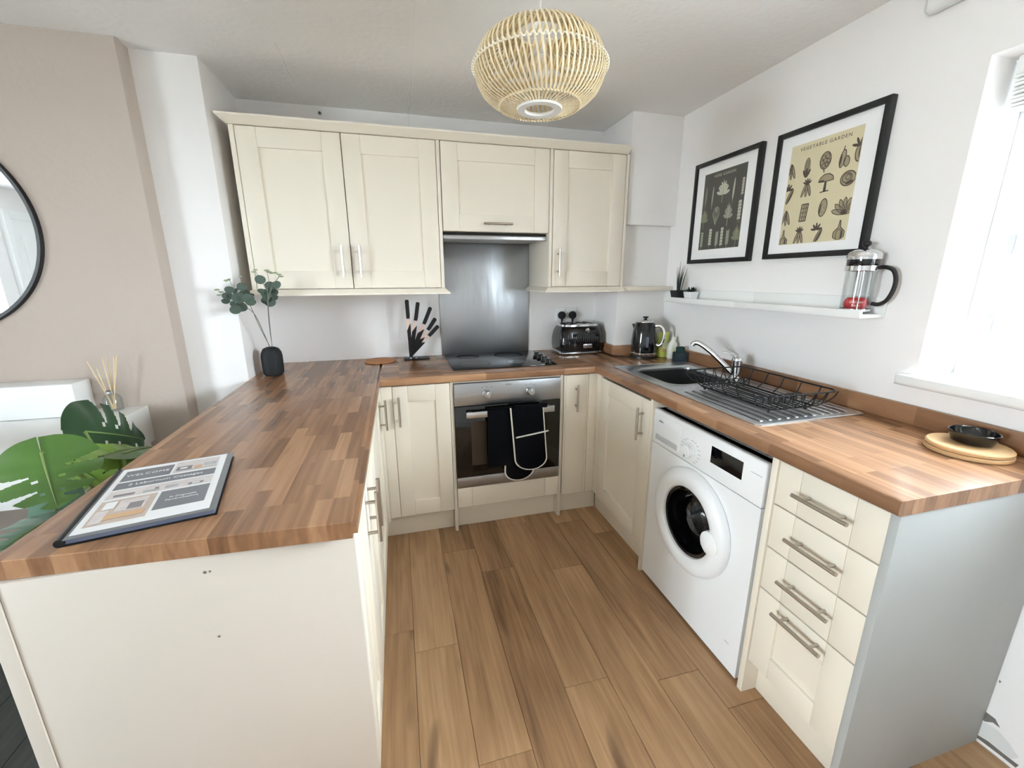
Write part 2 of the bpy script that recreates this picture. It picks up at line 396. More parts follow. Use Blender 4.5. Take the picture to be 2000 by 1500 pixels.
# damaged plaster by the floor, beside the end panel
def flake(pts, m, t=.0015):
    b = B(); b.prism([(XW-t, y, z) for y, z in pts], (t, 0, 0)); b.obj('peeling_paint', m, wr)
def pyz(*uv): return [tuple(px(u, v, 'x', XW))[1:] for u, v in uv]
flake(pyz((1917, 1386), (1928, 1392), (1944, 1404), (1953, 1421), (1940, 1411), (1924, 1409), (1914, 1400), (1908, 1408), (1903, 1423), (1898, 1433)), 'flake')
flake(pyz((1934, 1334), (1940, 1335), (1937, 1342), (1939, 1350), (1931, 1346)), 'flake')
flake(pyz((1952, 1328), (1956, 1332), (1952, 1334)), 'flake')
flake(pyz((1899, 1434), (1906, 1433), (1930, 1448), (1960, 1472), (1990, 1495), (1984, 1499), (1950, 1472), (1922, 1451)), 'flake')
flake(pyz((1908, 1412), (1926, 1412), (1950, 1428), (1972, 1452), (1990, 1480), (1975, 1482), (1940, 1455), (1906, 1430)), 'flake_pale', .001)

# window over the worktop
y0, y1, z0, z1 = WIN
w1 = struct(thing('window_1', 'white plastic-framed window above the worktop', None, (XW+.2, (y0+y1)/2, z0)))
fx0, fx1 = XW+.175, XW+.235
def pframe(name, ya, yb, za, zb, w, xa, xb, parent, m='pvc'):
    b = B()
    b.box(xa, xb, ya-w, ya, za, zb, .004); b.box(xa, xb, yb, yb+w, za, zb, .004)
    b.box(xa, xb, yb+w, ya-w, za, za+w, .004); b.box(xa, xb, yb+w, ya-w, zb-w, zb, .004)
    return b.obj(name, m, parent)
pframe('window_frame', y0, y1, z0, z1, .062, fx0, fx1, w1)
mid = (y0+y1)/2; q1 = mid
for q in (q1,): B().box(fx0, fx1, q-.035, q+.035, z0+.06, z1-.06, .004).obj('mullion', 'pvc', w1)
for a, c in ((y0-.06, q1+.033), (q1-.033, y1+.06)):
    s = pframe('sash', a, c, z0+.06, z1-.06, .052, fx0-.014, fx1-.01, w1)
    B().box(fx0+.02, fx0+.026, a-.05, c+.05, z0+.11, z1-.11).obj('pane', 'pane', s)
for zz in (1.23, 1.47): B().box(fx0-.024, fx0-.012, y0-.075, y0-.057, zz, zz+.055, .003).obj('hinge', 'appliance_grey', w1)
sill = B(); sill.box(XW-.03, XW+.18, y1-.045, y0+.045, 1.046, z0+.003, .012, 3, pick=lambda c: c.x < XW-.02)
sill.obj('window_sill', 'white_satin', w1)
# unseen living-area window, added for its side light
a, c, e, g = ADDED_WIN
w = struct(thing('added_window', 'white framed unseen window added to light the room', None, (XL, (a+c)/2, e)))
b = B(); xx = (XL-.14, XL-.08)
for q in (a, (a+c)/2-.03, c-.06): b.box(*xx, q, q+.06, e, g, .004)
b.box(*xx, a, c, e, e+.06, .004); b.box(*xx, a, c, g-.06, g, .004); b.obj('window_frame', 'pvc', w)
B().box(XL-.115, XL-.109, a, c, e, g).obj('pane', 'pane', w)
# pleated blind drawn up
bl = thing('pleated_blind', 'white pleated blind drawn up to the head of the window recess', 'blind', (XW+.11, mid, 1.86))
B().box(XW+.075, XW+.115, y1+.02, y0-.02, 1.955, z1-.001, .004).obj('headrail', 'white_satin', bl)
for k in range(9):
    z = 1.862+k*.0105
    B().box(XW+.072+.004*(k % 2), XW+.112+.004*(k % 2), y1+.025, y0-.022, z, z+.0085, .003).obj('pleat', 'white_satin', bl)
# wall-mounted detector
o = thing('heat_alarm', 'rounded white plastic alarm fixed high on the window wall', 'alarm', (XW, -1.61, 2.235))
b = B(); b.box(XW-.03, XW, -1.69, -1.535, 2.183, 2.29, .022, 4); b.obj('housing', 'white_satin', o)
B().lathe([(0, -.036), (.03, -.036), (.036, -.03), (.036, -.02)], (XW, -1.6, 2.24), 24, 'x').obj('sounder', 'appliance', o)

# ------------------------------------------------------------------ kitchen units
class Front:
    """local frame of a cupboard front: u along, v up, n outwards"""
    def __init__(s, O, U, N): s.O, s.U, s.N = Vector(O), Vector(U), Vector(N)
    def p(s, u, v, n): return s.O + s.U*u + Vector((0, 0, v)) + s.N*n
    def box(s, b, u0, u1, v0, v1, n0, n1, bev=0, **k):
        a, c = s.p(u0, v0, n0), s.p(u1, v1, n1); b.box(a.x, c.x, a.y, c.y, a.z, c.z, bev, **k)
NY = dict(U=(1, 0, 0), N=(0, -1, 0))       # faces the room from the back wall
NX = dict(U=(0, -1, 0), N=(-1, 0, 0))      # faces away from the window wall
PX = dict(U=(0, 1, 0), N=(1, 0, 0))        # peninsula fronts

def bar_handle(f, u, v, parent, vertical=True, L=.156):
    b = B(); n0, n1 = .0, .032
    def q(a, n): return f.p(u, v+a, n) if vertical else f.p(u+a, v, n)
    b.cyl(q(-L/2, n1), q(L/2, n1), .006, n=12)
    for a in (-L/2+.03, L/2-.03): b.cyl(q(a, n0), q(a, n1), .0048, n=10)
    return b.obj('handle', 'nickel', parent)

def shaker(f, w, h, parent, name='door', st=.085, rail=None, handle=None, m='cream', flat=False, t=.02):
    """framed door: stiles, rails and a sunk panel; flat = slab with grooves only"""
    rail = rail or st; g = .0012; b = B(); bev = .0016
    if flat:
        f.box(b, g, st-.0003, g, h-g, 0, t, bev); f.box(b, w-st+.0003, w-g, g, h-g, 0, t, bev); f.box(b, st+.0003, w-st-.0003, g, h-g, 0, t, bev)
    else:
        f.box(b, g, st, g, h-g, 0, t, bev); f.box(b, w-st, w-g, g, h-g, 0, t, bev)
        f.box(b, st+.0002, w-st-.0002, g, rail, 0, t-.0004, bev); f.box(b, st+.0002, w-st-.0002, h-rail, h-g, 0, t-.0004, bev)
        f.box(b, st-.003, w-st+.003, rail-.003, h-rail+.003, .002, t-.009)
    d = b.obj(name, m, parent)
    if handle:
        hf = Front(f.p(0, 0, t), f.U, f.N); bar_handle(hf, handle[0], handle[1], d, handle[2] if len(handle) > 2 else True)
    return d

# --- wall cupboards
YD, ZT, ZB = -.346, 2.068, 1.353
def wall_cab(name, label, x0, x1, zb, doors, panels):
    t = thing(name, label, 'cupboard', ((x0+x1)/2, -.17, zb))
    B().box(x0+.002, x1-.002, YD+.001, YB-.002, zb+.002, ZT-.002).obj('body', 'cream', t)
    for a, c in panels: B().box(a, c, YD-.02, YB-.002, zb-.001, ZT, .001).obj('side_panel', 'cream', t)
    for d in doors:
        shaker(Front((d[0], YD, zb+.001), **NY), d[1]-d[0], ZT-zb-.002, t, handle=d[2], st=d[3] if len(d) > 3 else .085, rail=d[4] if len(d) > 4 else None)
    return t
wall_cab('wall_cupboard', 'wide cream double wall cupboard above the vase and knife block', -.196, .692, ZB,
         [(-.194, .247, (.402, .132)), (.249, .690, (.042, .132))], [(-.216, -.1955), (.6915, .7085)])
wall_cab('wall_cupboard', 'short cream cupboard over the hob hiding the cooker hood', .7095, 1.2955, 1.6412,
         [(.712, 1.294, (.288, .04, False), .085, .085)], [])
wall_cab('wall_cupboard', 'narrow cream single wall cupboard above the toaster', 1.315, 1.751, ZB,
         [(1.317, 1.749, (.035, .132))], [(1.2965, 1.3145), (1.7515, 1.767)])

def moulding(name, sec, x0, x1, yf, ya, m, left=True, right=True, label='', cat='trim'):
    b = B(); bm = b.bm; rings = []
    if left: rings.append([(x0-o, ya, z) for o, z in sec])
    rings.append([(x0-(o if left else 0), yf-o, z) for o, z in sec]); rings.append([(x1+(o if right else 0), yf-o, z) for o, z in sec])
    if right: rings.append([(x1+o, ya, z) for o, z in sec])
    V = [[bm.verts.new(p) for p in r] for r in rings]; n = len(sec)
    for A, C in zip(V, V[1:]):
        for k in range(n): bm.faces.new((A[k], A[(k+1) % n], C[(k+1) % n], C[k]))
    bm.faces.new(V[0][::-1]); bm.faces.new(V[-1])
    return tag(b.obj(name, m, smooth=25), label, cat)
CORN = [(-.03, 2.0685), (.004, 2.0685), (.010, 2.074), (.030, 2.090), (.036, 2.096), (.036, 2.104), (-.03, 2.104)]
moulding('cornice', CORN, -.217, 1.755, -.367, YB-.003, 'cream', True, False, 'cream cornice moulding along the top of the wall cupboards', 'moulding')
PELM = [(-.02, 1.3515), (.002, 1.3515), (.012, 1.342), (.026, 1.330), (.026, 1.322), (-.02, 1.322)]
moulding('pelmet', PELM, -.217, .7085, -.367, YB-.003, 'cream', True, True, 'cream light pelmet under the wide double wall cupboard', 'moulding')
moulding('pelmet', PELM, 1.2965, 1.767, -.367, YB-.003, 'cream', True, False, 'cream light pelmet under the narrow wall cupboard', 'moulding')
tag(B().box(1.7675, XW-.002, -.375, -.301, 1.325, 1.350, .003).obj('pelmet', 'cream'), 'cream strip bridging the boxed corner to the window wall', 'moulding')

# --- base units
ZD0, ZD1 = .143, .876
def base_cab(name, label, box, cat='cupboard'):
    t = thing(name, label, cat, ((box[0]+box[1])/2, (box[2]+box[3])/2, 0))
    B().box(*box).obj('body', 'cream', t)
    return t
h = ZD1-ZD0
t = base_cab('base_cupboard', 'cream base cupboard with one framed door beside the oven', (.345, .690, -.549, YB-.002, ZD0, H-TW-.001))
B().box(.346, .399, -.57, -.5495, ZD0, ZD1, .0015).obj('corner_post', 'cream', t)
shaker(Front((.40, -.55, ZD0), **NY), .290, h, t, st=.075, rail=.085, handle=(.029, .605))
t = base_cab('base_cupboard', 'slim cream base cupboard between the oven and the corner', (1.328, 1.53, -.549, YB-.002, ZD0, H-TW-.001))
shaker(Front((1.328, -.55, ZD0), **NY), .150, h, t, flat=True, st=.012, handle=(.073, .602))
B().box(1.479, 1.529, -.57, -.5495, ZD0, ZD1, .0015).obj('corner_post', 'cream', t)
t = base_cab('base_cupboard', 'cream sink cupboard with one framed door next to the washing machine', (1.551, 2.10, -1.115, -.552, ZD0, .74))
B().box(1.5295, 1.551, -.618, -.5515, ZD0, ZD1, .0015).obj('corner_post', 'cream', t)
shaker(Front((1.55, -.619, ZD0-.012), **NX), .496, h, t, st=.085, handle=(.436, .61))
B().box(1.522, 2.10, -1.134, -1.1165, 0, H-TW-.001, .001).obj('end_panel', 'cream', t)
# peninsula units
t = base_cab('base_cupboard', 'cream corner cupboard of the peninsula, its single door nearest the back wall', (-.262, .3125, -1.203, -.42, ZD0, H-TW-.001))
shaker(Front((.313, -1.203, ZD0), **PX), .597, h, t, handle=(.57, .605))
B().box(.313, .3455, -.6055, -.5505, ZD0, ZD1, .0015).obj('corner_post', 'cream', t)
t = base_cab('base_cupboard', 'cream double cupboard at the open end of the peninsula', (-.262, .3125, -1.831, -1.206, ZD0, H-TW-.001))
shaker(Front((.313, -1.831, ZD0), **PX), .300, h, t, handle=(.26, .605))
shaker(Front((.313, -1.529, ZD0), **PX), .322, h, t, handle=(.04, .605))
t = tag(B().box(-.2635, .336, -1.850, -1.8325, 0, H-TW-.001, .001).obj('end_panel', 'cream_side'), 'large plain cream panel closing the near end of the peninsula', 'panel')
for u, v, r in ((400, 1118, .0035), (428, 1243, .003), (410, 1116, .0025)):      # scuffs on the panel
    p = px(u, v, 'y', -1.8502); B().lathe([(0, -.0004), (r, -.0002), (r*.9, .0003)], p, 9, 'y').obj('scuff', 'flake', t)
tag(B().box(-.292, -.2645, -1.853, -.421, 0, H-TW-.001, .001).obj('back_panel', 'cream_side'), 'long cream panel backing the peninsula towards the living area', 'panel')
# drawer unit
t = base_cab('drawer_unit', 'cream four-drawer unit with long bar handles at the end of the window run', (1.552, 2.10, -2.086, -1.7835, ZD0, H-TW-.001), 'drawers')
B().box(1.526, 2.10, -1.783, -1.762, 0, H-TW-.001, .001).obj('side_panel', 'cream', t)
for k, (a, c) in enumerate(((.734, .874), (.586, .732), (.436, .584), (ZD0, .434))):
    hv = (.073, .077, .083, .262)[k]
    shaker(Front((1.55, -1.785, a), **NX), .301, c-a, t, 'drawer', st=.075, rail=.078, flat=k < 3, handle=(.156, hv, False))
tag(B().box(1.527, XW-.003, -2.106, -2.0865, 0, H-TW-.001, .001).obj('end_panel', 'end_grey_shaded'), 'greyish white panel closing the end of the drawer unit, partly darkened as shade', 'panel')
# plinths
def plinth(box, label): tag(B().box(*box, .001).obj('plinth', 'cream'), label, 'plinth')
plinth((.289, .690, -.510, -.492, 0, ZD0-.001), 'cream plinth under the framed cupboard beside the oven')
plinth((.7115, 1.3065, -.510, -.492, 0, ZD0+.004), 'cream plinth under the oven')
plinth((1.3275, 1.575, -.515, -.497, 0, ZD0-.001), 'short cream plinth under the slim corner cupboard')
plinth((1.576, 1.594, -1.115, -.518, 0, ZD0-.014), 'cream plinth under the sink cupboard')
plinth((1.585, 1.603, -2.0855, -1.784, 0, ZD0-.001), 'cream plinth under the drawer unit')
plinth((.27, .288, -1.831, -.512, 0, ZD0-.001), 'long cream plinth under the peninsula doors')

# --- worktops and upstands
b = B(); z0, z1 = H-TW, H
poly = [(XPL, YB-.002, z0), (XP-.0004, YB-.002, z0), (XP-.0004, YPN, z0), (XPL, -1.8395, z0)]
b.prism(poly, (0, 0, TW))
bmesh.ops.bevel(b.bm, geom=[e for e in b.bm.edges if all(v.co.x > XP-.01 for v in e.verts) and abs(e.verts[0].co.z-e.verts[1].co.z) < .001], offset=.011, segments=4, affect='EDGES')
bmesh.ops.bevel(b.bm, geom=[e for e in b.bm.edges if all(v.co.y < -1.8 and v.co.z > H-.001 for v in e.verts) and e.calc_length() > .3], offset=.0015, segments=1, affect='EDGES')
tag(b.obj('worktop', 'staves_y'), 'brown butcher-block worktop of the peninsula', 'worktop')
b = B(); b.box(XP, XR, YF, YB-.002, z0, z1, .009, 4, pick=lambda c: abs(c.y-YF) < .001 and abs(c.x-(XP+XR)/2) < .01)
tag(b.obj('worktop', 'staves_x'), 'brown butcher-block worktop around the hob', 'worktop')
b = B(); SX0, SX1, SY0, SY1 = 1.66, 2.01, -.715, -1.075
b.box(XR+.0004, SX0, YRN, YB-.002, z0, z1, .009, 4, pick=lambda c: abs(c.x-XR) < .001 and abs(c.y-(YRN+YB)/2) < .01)
b.box(SX1, XW-.002, YRN, YB-.002, z0, z1); b.box(SX0, SX1, SY0, YB-.002, z0, z1); b.box(SX0, SX1, YRN, SY1, z0, z1)
tag(b.obj('worktop', 'staves_y'), 'brown butcher-block worktop under the window, carrying the sink', 'worktop')
UZ = .985
tag(B().box(XW-.018, XW-.0005, YRN, -.3195, H+.0004, UZ, .002).obj('upstand', 'staves_y'), 'long wooden upstand along the window wall', 'upstand')
tag(B().box(1.753, XW-.0185, -.319, -.3012, H+.0004, UZ, .002).obj('upstand', 'staves_x'), 'short wooden upstand on the boxed corner behind the kettle', 'upstand')
tag(B().box(1.753, 1.771, -.3005, YB-.003, H+.0004, UZ, .002).obj('upstand', 'staves_y'), 'short wooden upstand beside the toaster', 'upstand')

# --- splashback, hood, hob
tag(B().box(.712, 1.2955, YB-.008, YB-.0005, H+.001, 1.64, .001).obj('splashback', 'splash_steel'), 'stainless steel splashback behind the hob', 'splashback')
t = thing('cooker_hood', 'slim steel cooker hood under the short cupboard', 'cooker hood', (1.0, -.17, 1.6))
B().box(.714, 1.2945, -.318, YB-.01, 1.622, 1.6405, .001).obj('body', 'dark_gap', t)
B().box(.714, 1.2945, -.332, -.3, 1.606, 1.628, .003).obj('front_strip', 'steel', t)
B().box(.73, 1.28, -.30, YB-.02, 1.612, 1.6215).obj('filter', 'appliance_grey', t)
t = thing('hob', 'black glass electric hob set in the worktop', 'hob', (1.017, -.24, H))
B().box(.722, 1.314, -.487, .0, H+.0003, H+.007, .002).obj('glass_plate', 'black_glass', t)
for x, y, r in ((.86, -.36, .09), (.86, -.12, .07), (1.12, -.36, .07), (1.12, -.12, .09)):
    B().lathe([(r-.003, 0), (r, 0), (r, .0004), (r-.003, .0004)], (x, y, H+.007), 40, closed=True).obj('ring_mark', 'black_matt', t)
for y in (-.215, -.29, -.365, -.44):
    k = B().lathe([(0, .026), (.013, .026), (.0155, .022), (.019, .004), (.021, 0)], (1.279, y, H+.007), 24).obj('knob', 'black_gloss', t)
    B().box(1.2775, 1.2805, y-.012, y+.012, H+.032, H+.0345, .0008).obj('pointer', 'chrome', k)

# --- oven
OX0, OX1, OZ0, OZ1, OY = .7112, 1.3062, .272, .867, -.573
t = thing('oven_housing', 'cream oven housing with tall side panels and a plain lower front', 'cabinet', (1.009, -.3, 0))
for a, c in ((.692, .7095), (1.3085, 1.326)): B().box(a, c, -.560, YB-.002, 0, H-TW-.001, .001).obj('side_panel', 'cream', t)
B().box(OX0-.001, OX1+.001, -.556, -.02, OZ1+.001, H-TW-.001, .001).obj('top_strip', 'cream', t)
f = Front((OX0-.001, -.55, .150), **NY); shaker(f, OX1-OX0+.002, .119, t, 'lower_front', st=.083, flat=True)
B().box(OX0, OX1, -.549, -.02, .15, .268).obj('shelf', 'cream', t)
t = thing('oven', 'built-in stainless steel and black glass electric oven', 'oven', (1.009, -.3, OZ0))
B().box(OX0+.01, OX1-.01, OY+.022, -.05, OZ0+.002, OZ1-.002).obj('body', 'black_satin', t)
p = B().box(OX0, OX1, OY, OY+.02, .745, OZ1-.001, .0015).obj('control_panel', 'brushed_steel', t)
d = B().box(OX0, OX1, OY, OY+.02, .333, .742, .0015).obj('door', 'oven_glass', t)
B().box(OX0, OX1, OY-.001, OY+.02, OZ0, .332, .0015).obj('lower_trim', 'brushed_steel', d)
B().box(OX0+.085, OX0+.17, OY-.0012, OY-.0004, .40, .655).obj('painted_glint', 'glint_brown', d)  # glint on the door glass, painted as a flat brown strip
hb = B(); hb.box(.765, 1.253, -.626, -.612, .690, .723, .002); 
for x in (.79, 1.228): hb.box(x-.012, x+.012, -.612, OY, .698, .715, .002)
hb.obj('handle', 'steel', d)
for x, a in ((.885, .0), (1.128, .0)):
    k = B().lathe([(.024, 0), (.024, -.006), (.0205, -.009), (.0195, -.028), (.017, -.031), (0, -.031)], (x, OY, .805), 28, 'y').obj('knob', 'steel', p)
    B().box(x-.005, x+.005, OY-.038, OY-.030, .787, .823, .003).obj('grip', 'chrome', k)
    for dx, dz in ((-.024, .034), (0, .037), (.024, .034)): B().lathe([(0, -.0006), (.0022, -.0006), (.0022, 0)], (x+dx, OY, .805+dz), 8, 'y').obj('printed_mark', 'black_satin', p)
text('amica', .014, (1.005, OY-.0006, .851), (1, 0, 0), (0, 0, 1), 'black_satin', p)

# double oven glove over the oven handle
t = thing('oven_glove', 'black double oven glove with white piping hung over the oven handle', 'oven glove', (1.1, -.63, .30))
def glove(name, x0, x1, zt, zb, y, skew, trim, ytop=None, tk=.012):
    """U-shaped pad hanging in a plane of constant y"""
    r = (x1-x0)/2; cx = (x0+x1)/2; pts = []
    zc = zb + r*.72
    for k in range(7): pts.append((x0, zt+(zc-zt)*k/6))
    for k in range(1, 16): a = PI+PI*k/16; pts.append((cx+r*math.cos(a), zc+r*.72*math.sin(a)))
    for k in range(7): pts.append((x1, zc+(zt-zc)*k/6))
    W3 = lambda x, z, yy: Vector((x+skew*(zt-z), yy, z))
    b = B(); b.prism([W3(x, z, y) for x, z in pts], (0, tk, 0))
    bmesh.ops.bevel(b.bm, geom=[e for e in b.bm.edges if abs(e.verts[0].co.y-e.verts[1].co.y) < .001], offset=.004, segments=2, affect='EDGES')
    g = b.obj(name, 'black_cloth', t)
    if trim: B().tube([W3(x, z, y+tk*.4) for x, z in (pts if trim == 1 else pts[5:-5])], .0062, 8, flat=.8).obj('piping', 'white_tape', g)
    return g, W3
g, W3 = glove('front_mitt', .997, 1.176, .735, .372, -.650, .085, 1)
p0, p1 = px(1008, 855, 'y', -.652), px(1071, 841, 'y', -.652)
B().tube([p0, p0.lerp(p1, .5)+Vector((0, -.002, 0)), p1], .0055, 8, flat=.8).obj('piping', 'white_tape', g)
glove('rear_mitt', .985, 1.15, .725, .296, -.6105, -.03, 2, tk=.01)
b = B(); b.tube([(1.018, -.6315, .733), (1.2, -.6315, .733)], .0235, 12, flat=.45, up=(0, 0, 1)); b.obj('fold', 'black_cloth', t)
B().box(.875, 1.018, -.6345, -.6285, .405, .736, .002).obj('strap_band', 'black_cloth', t)
B().box(.875, 1.018, -.6345, -.606, .7245, .736, .002).obj('strap_fold', 'black_cloth', t)

# ------------------------------------------------------------------ washing machine
def rrect(x0, x1, y0, y1, z, r, n=6):
    x0, x1 = sorted((x0, x1)); y0, y1 = sorted((y0, y1)); pts = []
    for cx, cy, a in ((x1-r, y1-r, 0), (x0+r, y1-r, PI/2), (x0+r, y0+r, PI), (x1-r, y0+r, 1.5*PI)):
        for k in range(n+1): q = a+PI/2*k/n; pts.append((cx+r*math.cos(q), cy+r*math.sin(q), z))
    return pts
def loft(b, rings, cap0=False, cap1=False, flipped=False):
    V = [[b.bm.verts.new(p) for p in r] for r in rings]; n = len(V[0])
    for A, C in zip(V, V[1:]):
        for k in range(n): b.bm.faces.new((A[k], A[(k+1) % n], C[(k+1) % n], C[k]))
    if cap0: b.bm.faces.new(V[0][::-1])
    if cap1: b.bm.faces.new(V[-1])
    return b
WX, WY0, WY1 = 1.53, -1.142, -1.746
t = thing('washing_machine', 'white front-loading washing machine under the worktop', 'washing machine', (1.8, -1.444, 0))
cy, cz = -1.438, .462
b = B(); b.box(1.87, 2.08, WY1+.002, WY0-.002, .014, .843, .004)
b.box(1.575, 1.87, WY1+.002, WY1+.014, .014, .843); b.box(1.575, 1.87, WY0-.014, WY0-.002, .014, .843); b.box(1.55, 1.87, WY1+.002, WY0-.002, .831, .843); b.box(1.55, 1.87, WY1+.002, WY0-.002, .014, .03)
b.box(WX+.02, 1.575, WY1+.002, WY1+.014, .014, .843); b.box(WX+.02, 1.575, WY0-.014, WY0-.002, .014, .843); b.box(WX+.02, 1.575, WY1+.002, WY0-.002, .831, .843)
b.obj('body', 'appliance', t)
def panel_with_hole(x, dx, ya, yb, za, zb, c, r, n=64):
    b = B(); angs = [2*PI*k/n for k in range(n)]
    for q in ((ya, za), (ya, zb), (yb, za), (yb, zb)): angs.append(math.atan2(q[1]-c[1], q[0]-c[0]) % (2*PI))
    angs = sorted(set(round(a, 5) for a in angs)); inner, outer = [], []
    for a in angs:
        ca, sa = math.cos(a), math.sin(a); inner.append((x, c[0]+r*ca, c[1]+r*sa))
        ts = [(((yb if ca > 0 else ya)-c[0])/ca) if abs(ca) > 1e-6 else 9, (((zb if sa > 0 else za)-c[1])/sa) if abs(sa) > 1e-6 else 9]
        q = min(ts); outer.append((x, c[0]+q*ca, c[1]+q*sa))
    def back(r): return [(p[0]+dx, p[1], p[2]) for p in r]
    loft(b, [back(outer), outer, inner, back(inner)]); return b
panel_with_hole(WX, .02, WY1, WY0, .016, .688, (cy, cz), .165).obj('front_panel', 'appliance', t)
cp = B().box(WX-.003, WX+.02, WY1, WY0, .690, .845, .006, 3).obj('control_panel', 'appliance', t)
B().lathe([(.164, .003), (.158, .02), (.15, .04), (.16, .06), (.16, .0)], (WX, cy, cz), 48, 'x', closed=True).obj('gasket', 'appliance_grey', t)
dr = B(); dr.lathe([(.155, .046), (.15, .05), (.15, .30), (.12, .33), (0, .33)], (WX, cy, cz), 48, 'x'); dr.obj('drum', 'drum', t)
for k in range(3):
    a = k*2*PI/3+.5; c = Vector((WX+.17, cy+.135*math.cos(a), cz+.135*math.sin(a)))
    B().tube([c+Vector((-.11, 0, 0)), c+Vector((-.08, 0, 0))-Vector((0, math.cos(a), math.sin(a)))*.02, c+Vector((.1, 0, 0))-Vector((0, math.cos(a), math.sin(a)))*.02], .02, 8).obj('paddle', 'drum', t)
thin_glass('tinted_glass', (112, 116, 120), .08, .35)
door = thing('washer_door', '', None); del door['label']; door.location = (WX, cy, cz); attach(door, t); door.location = (WX, cy, cz); door.matrix_parent_inverse = wm(t).inverted()
door.name = 'door'
B().lathe([(.214, -.002), (.214, -.012), (.208, -.024), (.195, -.034), (.172, -.038), (.152, -.034), (.142, -.026), (.138, -.012), (.138, -.002)], (WX, cy, cz), 64, 'x', closed=True).obj('door_ring', 'appliance', door)
B().lathe([(.141, -.014), (.130, -.020), (.122, .0), (.116, .055), (.10, .075), (.05, .085), (0, .087)], (WX, cy, cz), 48, 'x').obj('door_glass', 'tinted_glass', door)
B().lathe([(.140, -.012), (.137, -.019), (.124, -.018), (.119, .0), (.114, .05), (.12, .05), (.127, 0)], (WX, cy, cz), 48, 'x', closed=True).obj('glass_rim', 'black_gloss', door)
hp = px(1385, 1062, 'x', WX-.034)
b = B(); b.lathe([(0, -.012), (.030, -.011), (.044, -.004), (.046, .012)], hp, 28, 'x'); b.obj('door_handle', 'appliance', door)
kn = B().lathe([(.030, 0), (.030, -.004), (.0265, -.006), (.025, -.024), (.022, -.027), (0, -.027)], (WX-.003, -1.397, .745), 32, 'x').obj('dial', 'appliance', cp)
B().box(WX-.031, WX-.029, -1.3985, -1.3955, .723, .733).obj('pointer', 'black_satin', kn)
B().box(WX-.0045, WX-.002, -1.657, -1.509, .747, .811, .0008).obj('display', 'black_glass', cp)
b = B()
for k in range(15):
    a = math.radians(-60+300*k/14); y, z = -1.397-.044*math.cos(a), .745+.044*math.sin(a); s = -1 if math.cos(a) > 0 else 1
    b.box(WX-.0036, WX-.0028, y, y+s*.014, z-.0012, z+.0012)
b.obj('programme_marks', 'appliance_grey', cp)
dd = B().box(WX-.0045, WX+.01, -1.335, -1.158, .706, .828, .004).obj('detergent_drawer', 'appliance', cp)
B().box(WX-.006, WX-.003, -1.318, -1.17, .712, .735, .001).obj('drawer_grip', 'appliance_grey', dd)
B().box(WX-.0035, WX-.0026, -1.735, -1.690, .793, .7955).obj('model_lettering', 'appliance_grey', cp)
B().box(WX-.0008, WX+.0, -1.70, -1.68, .118, .121).obj('sticker', 'appliance_grey', t)
text('amica', .013, (WX-.005, -1.2, .800), (0, -1, 0), (0, 0, 1), 'black_satin', dd)
for x in (1.6, 2.03):
    for y in (WY0-.05, WY1+.05): B().cyl((x, y, 0), (x, y, .016), .02, n=14).obj('foot', 'black_satin', t)

# ------------------------------------------------------------------ sink, tap, rack
t = thing('sink', 'stainless steel inset sink with ribbed drainer', 'sink', (1.83, -1.12, H))
sx0, sx1, sy0, sy1 = 1.592, 2.073, -.622, -1.628; zt = H+.0055
HX0, HX1, HY0, HY1 = 1.668, 2.002, -.722, -1.068
b = B(); n6 = 6
loft(b, [rrect(sx0, sx1, sy1, sy0, H+.0004, .02), rrect(sx0, sx1, sy1, sy0, H+.0035, .02), rrect(sx0+.004, sx1-.004, sy1+.004, sy0-.004, zt, .018),
         rrect(sx0+.012, sx1-.012, sy1+.012, sy0-.012, zt-.0022, .014)])
# deck between the rim and the bowl, then the bowl itself
loft(b, [rrect(sx0+.012, sx1-.012, -1.118, sy0-.012, zt-.0022, .014), rrect(HX0-.012, HX1+.012, HY1-.012, HY0+.012, zt-.0024, .07), rrect(HX0, HX1, HY1, HY0, zt-.008, .06),
         rrect(HX0+.006, HX1-.006, HY1+.006, HY0-.006, .80, .05), rrect(HX0+.03, HX1-.03, HY1+.03, HY0-.03, .772, .04)], cap1=True)
b.box(sx0+.010, sx1-.010, sy1+.010, -1.112, H+.0006, zt-.0022)
b.obj('basin_and_deck', 'sink_steel', t)
for k in range(11):
    x = 1.64+k*.0385
    B().tube([(x, -1.19, zt-.0015), (x, -1.20, zt+.0008), (x, -1.585, zt+.0008), (x, -1.595, zt-.0015)], .0065, 8, flat=.2).obj('drainer_rib', 'sink_steel', t)
b = B(); loft(b, [rrect(HX0+.0085, HX1-.0085, HY1+.0085, HY0-.0085, .906, .05), rrect(HX0+.0070, HX1-.0070, HY1+.0070, HY0-.0070, .909, .052), rrect(HX0+.013, HX1-.013, HY1+.013, HY0-.013, .909, .048),
              rrect(HX0+.034, HX1-.034, HY1+.034, HY0-.034, .785, .04)], cap1=True)
loft(b, [rrect(HX0+.0085, HX1-.0085, HY1+.0085, HY0-.0085, .906, .05), rrect(HX0+.036, HX1-.036, HY1+.036, HY0-.036, .7735, .04)], cap1=True)
tag(b.obj('washing_up_bowl', 'black_matt'), 'black plastic washing-up bowl inside the sink', 'washing-up bowl')
t = thing('mixer_tap', 'chrome single-lever mixer tap at the back of the sink', 'tap', (1.992, -1.086, zt))
B().lathe([(.029, 0), (.029, .005), (.0235, .012), (.021, .03), (.0225, .07), (.024, .088), (.0245, .096)], (1.992, -1.086, zt-.002), 24).obj('body', 'chrome', t)
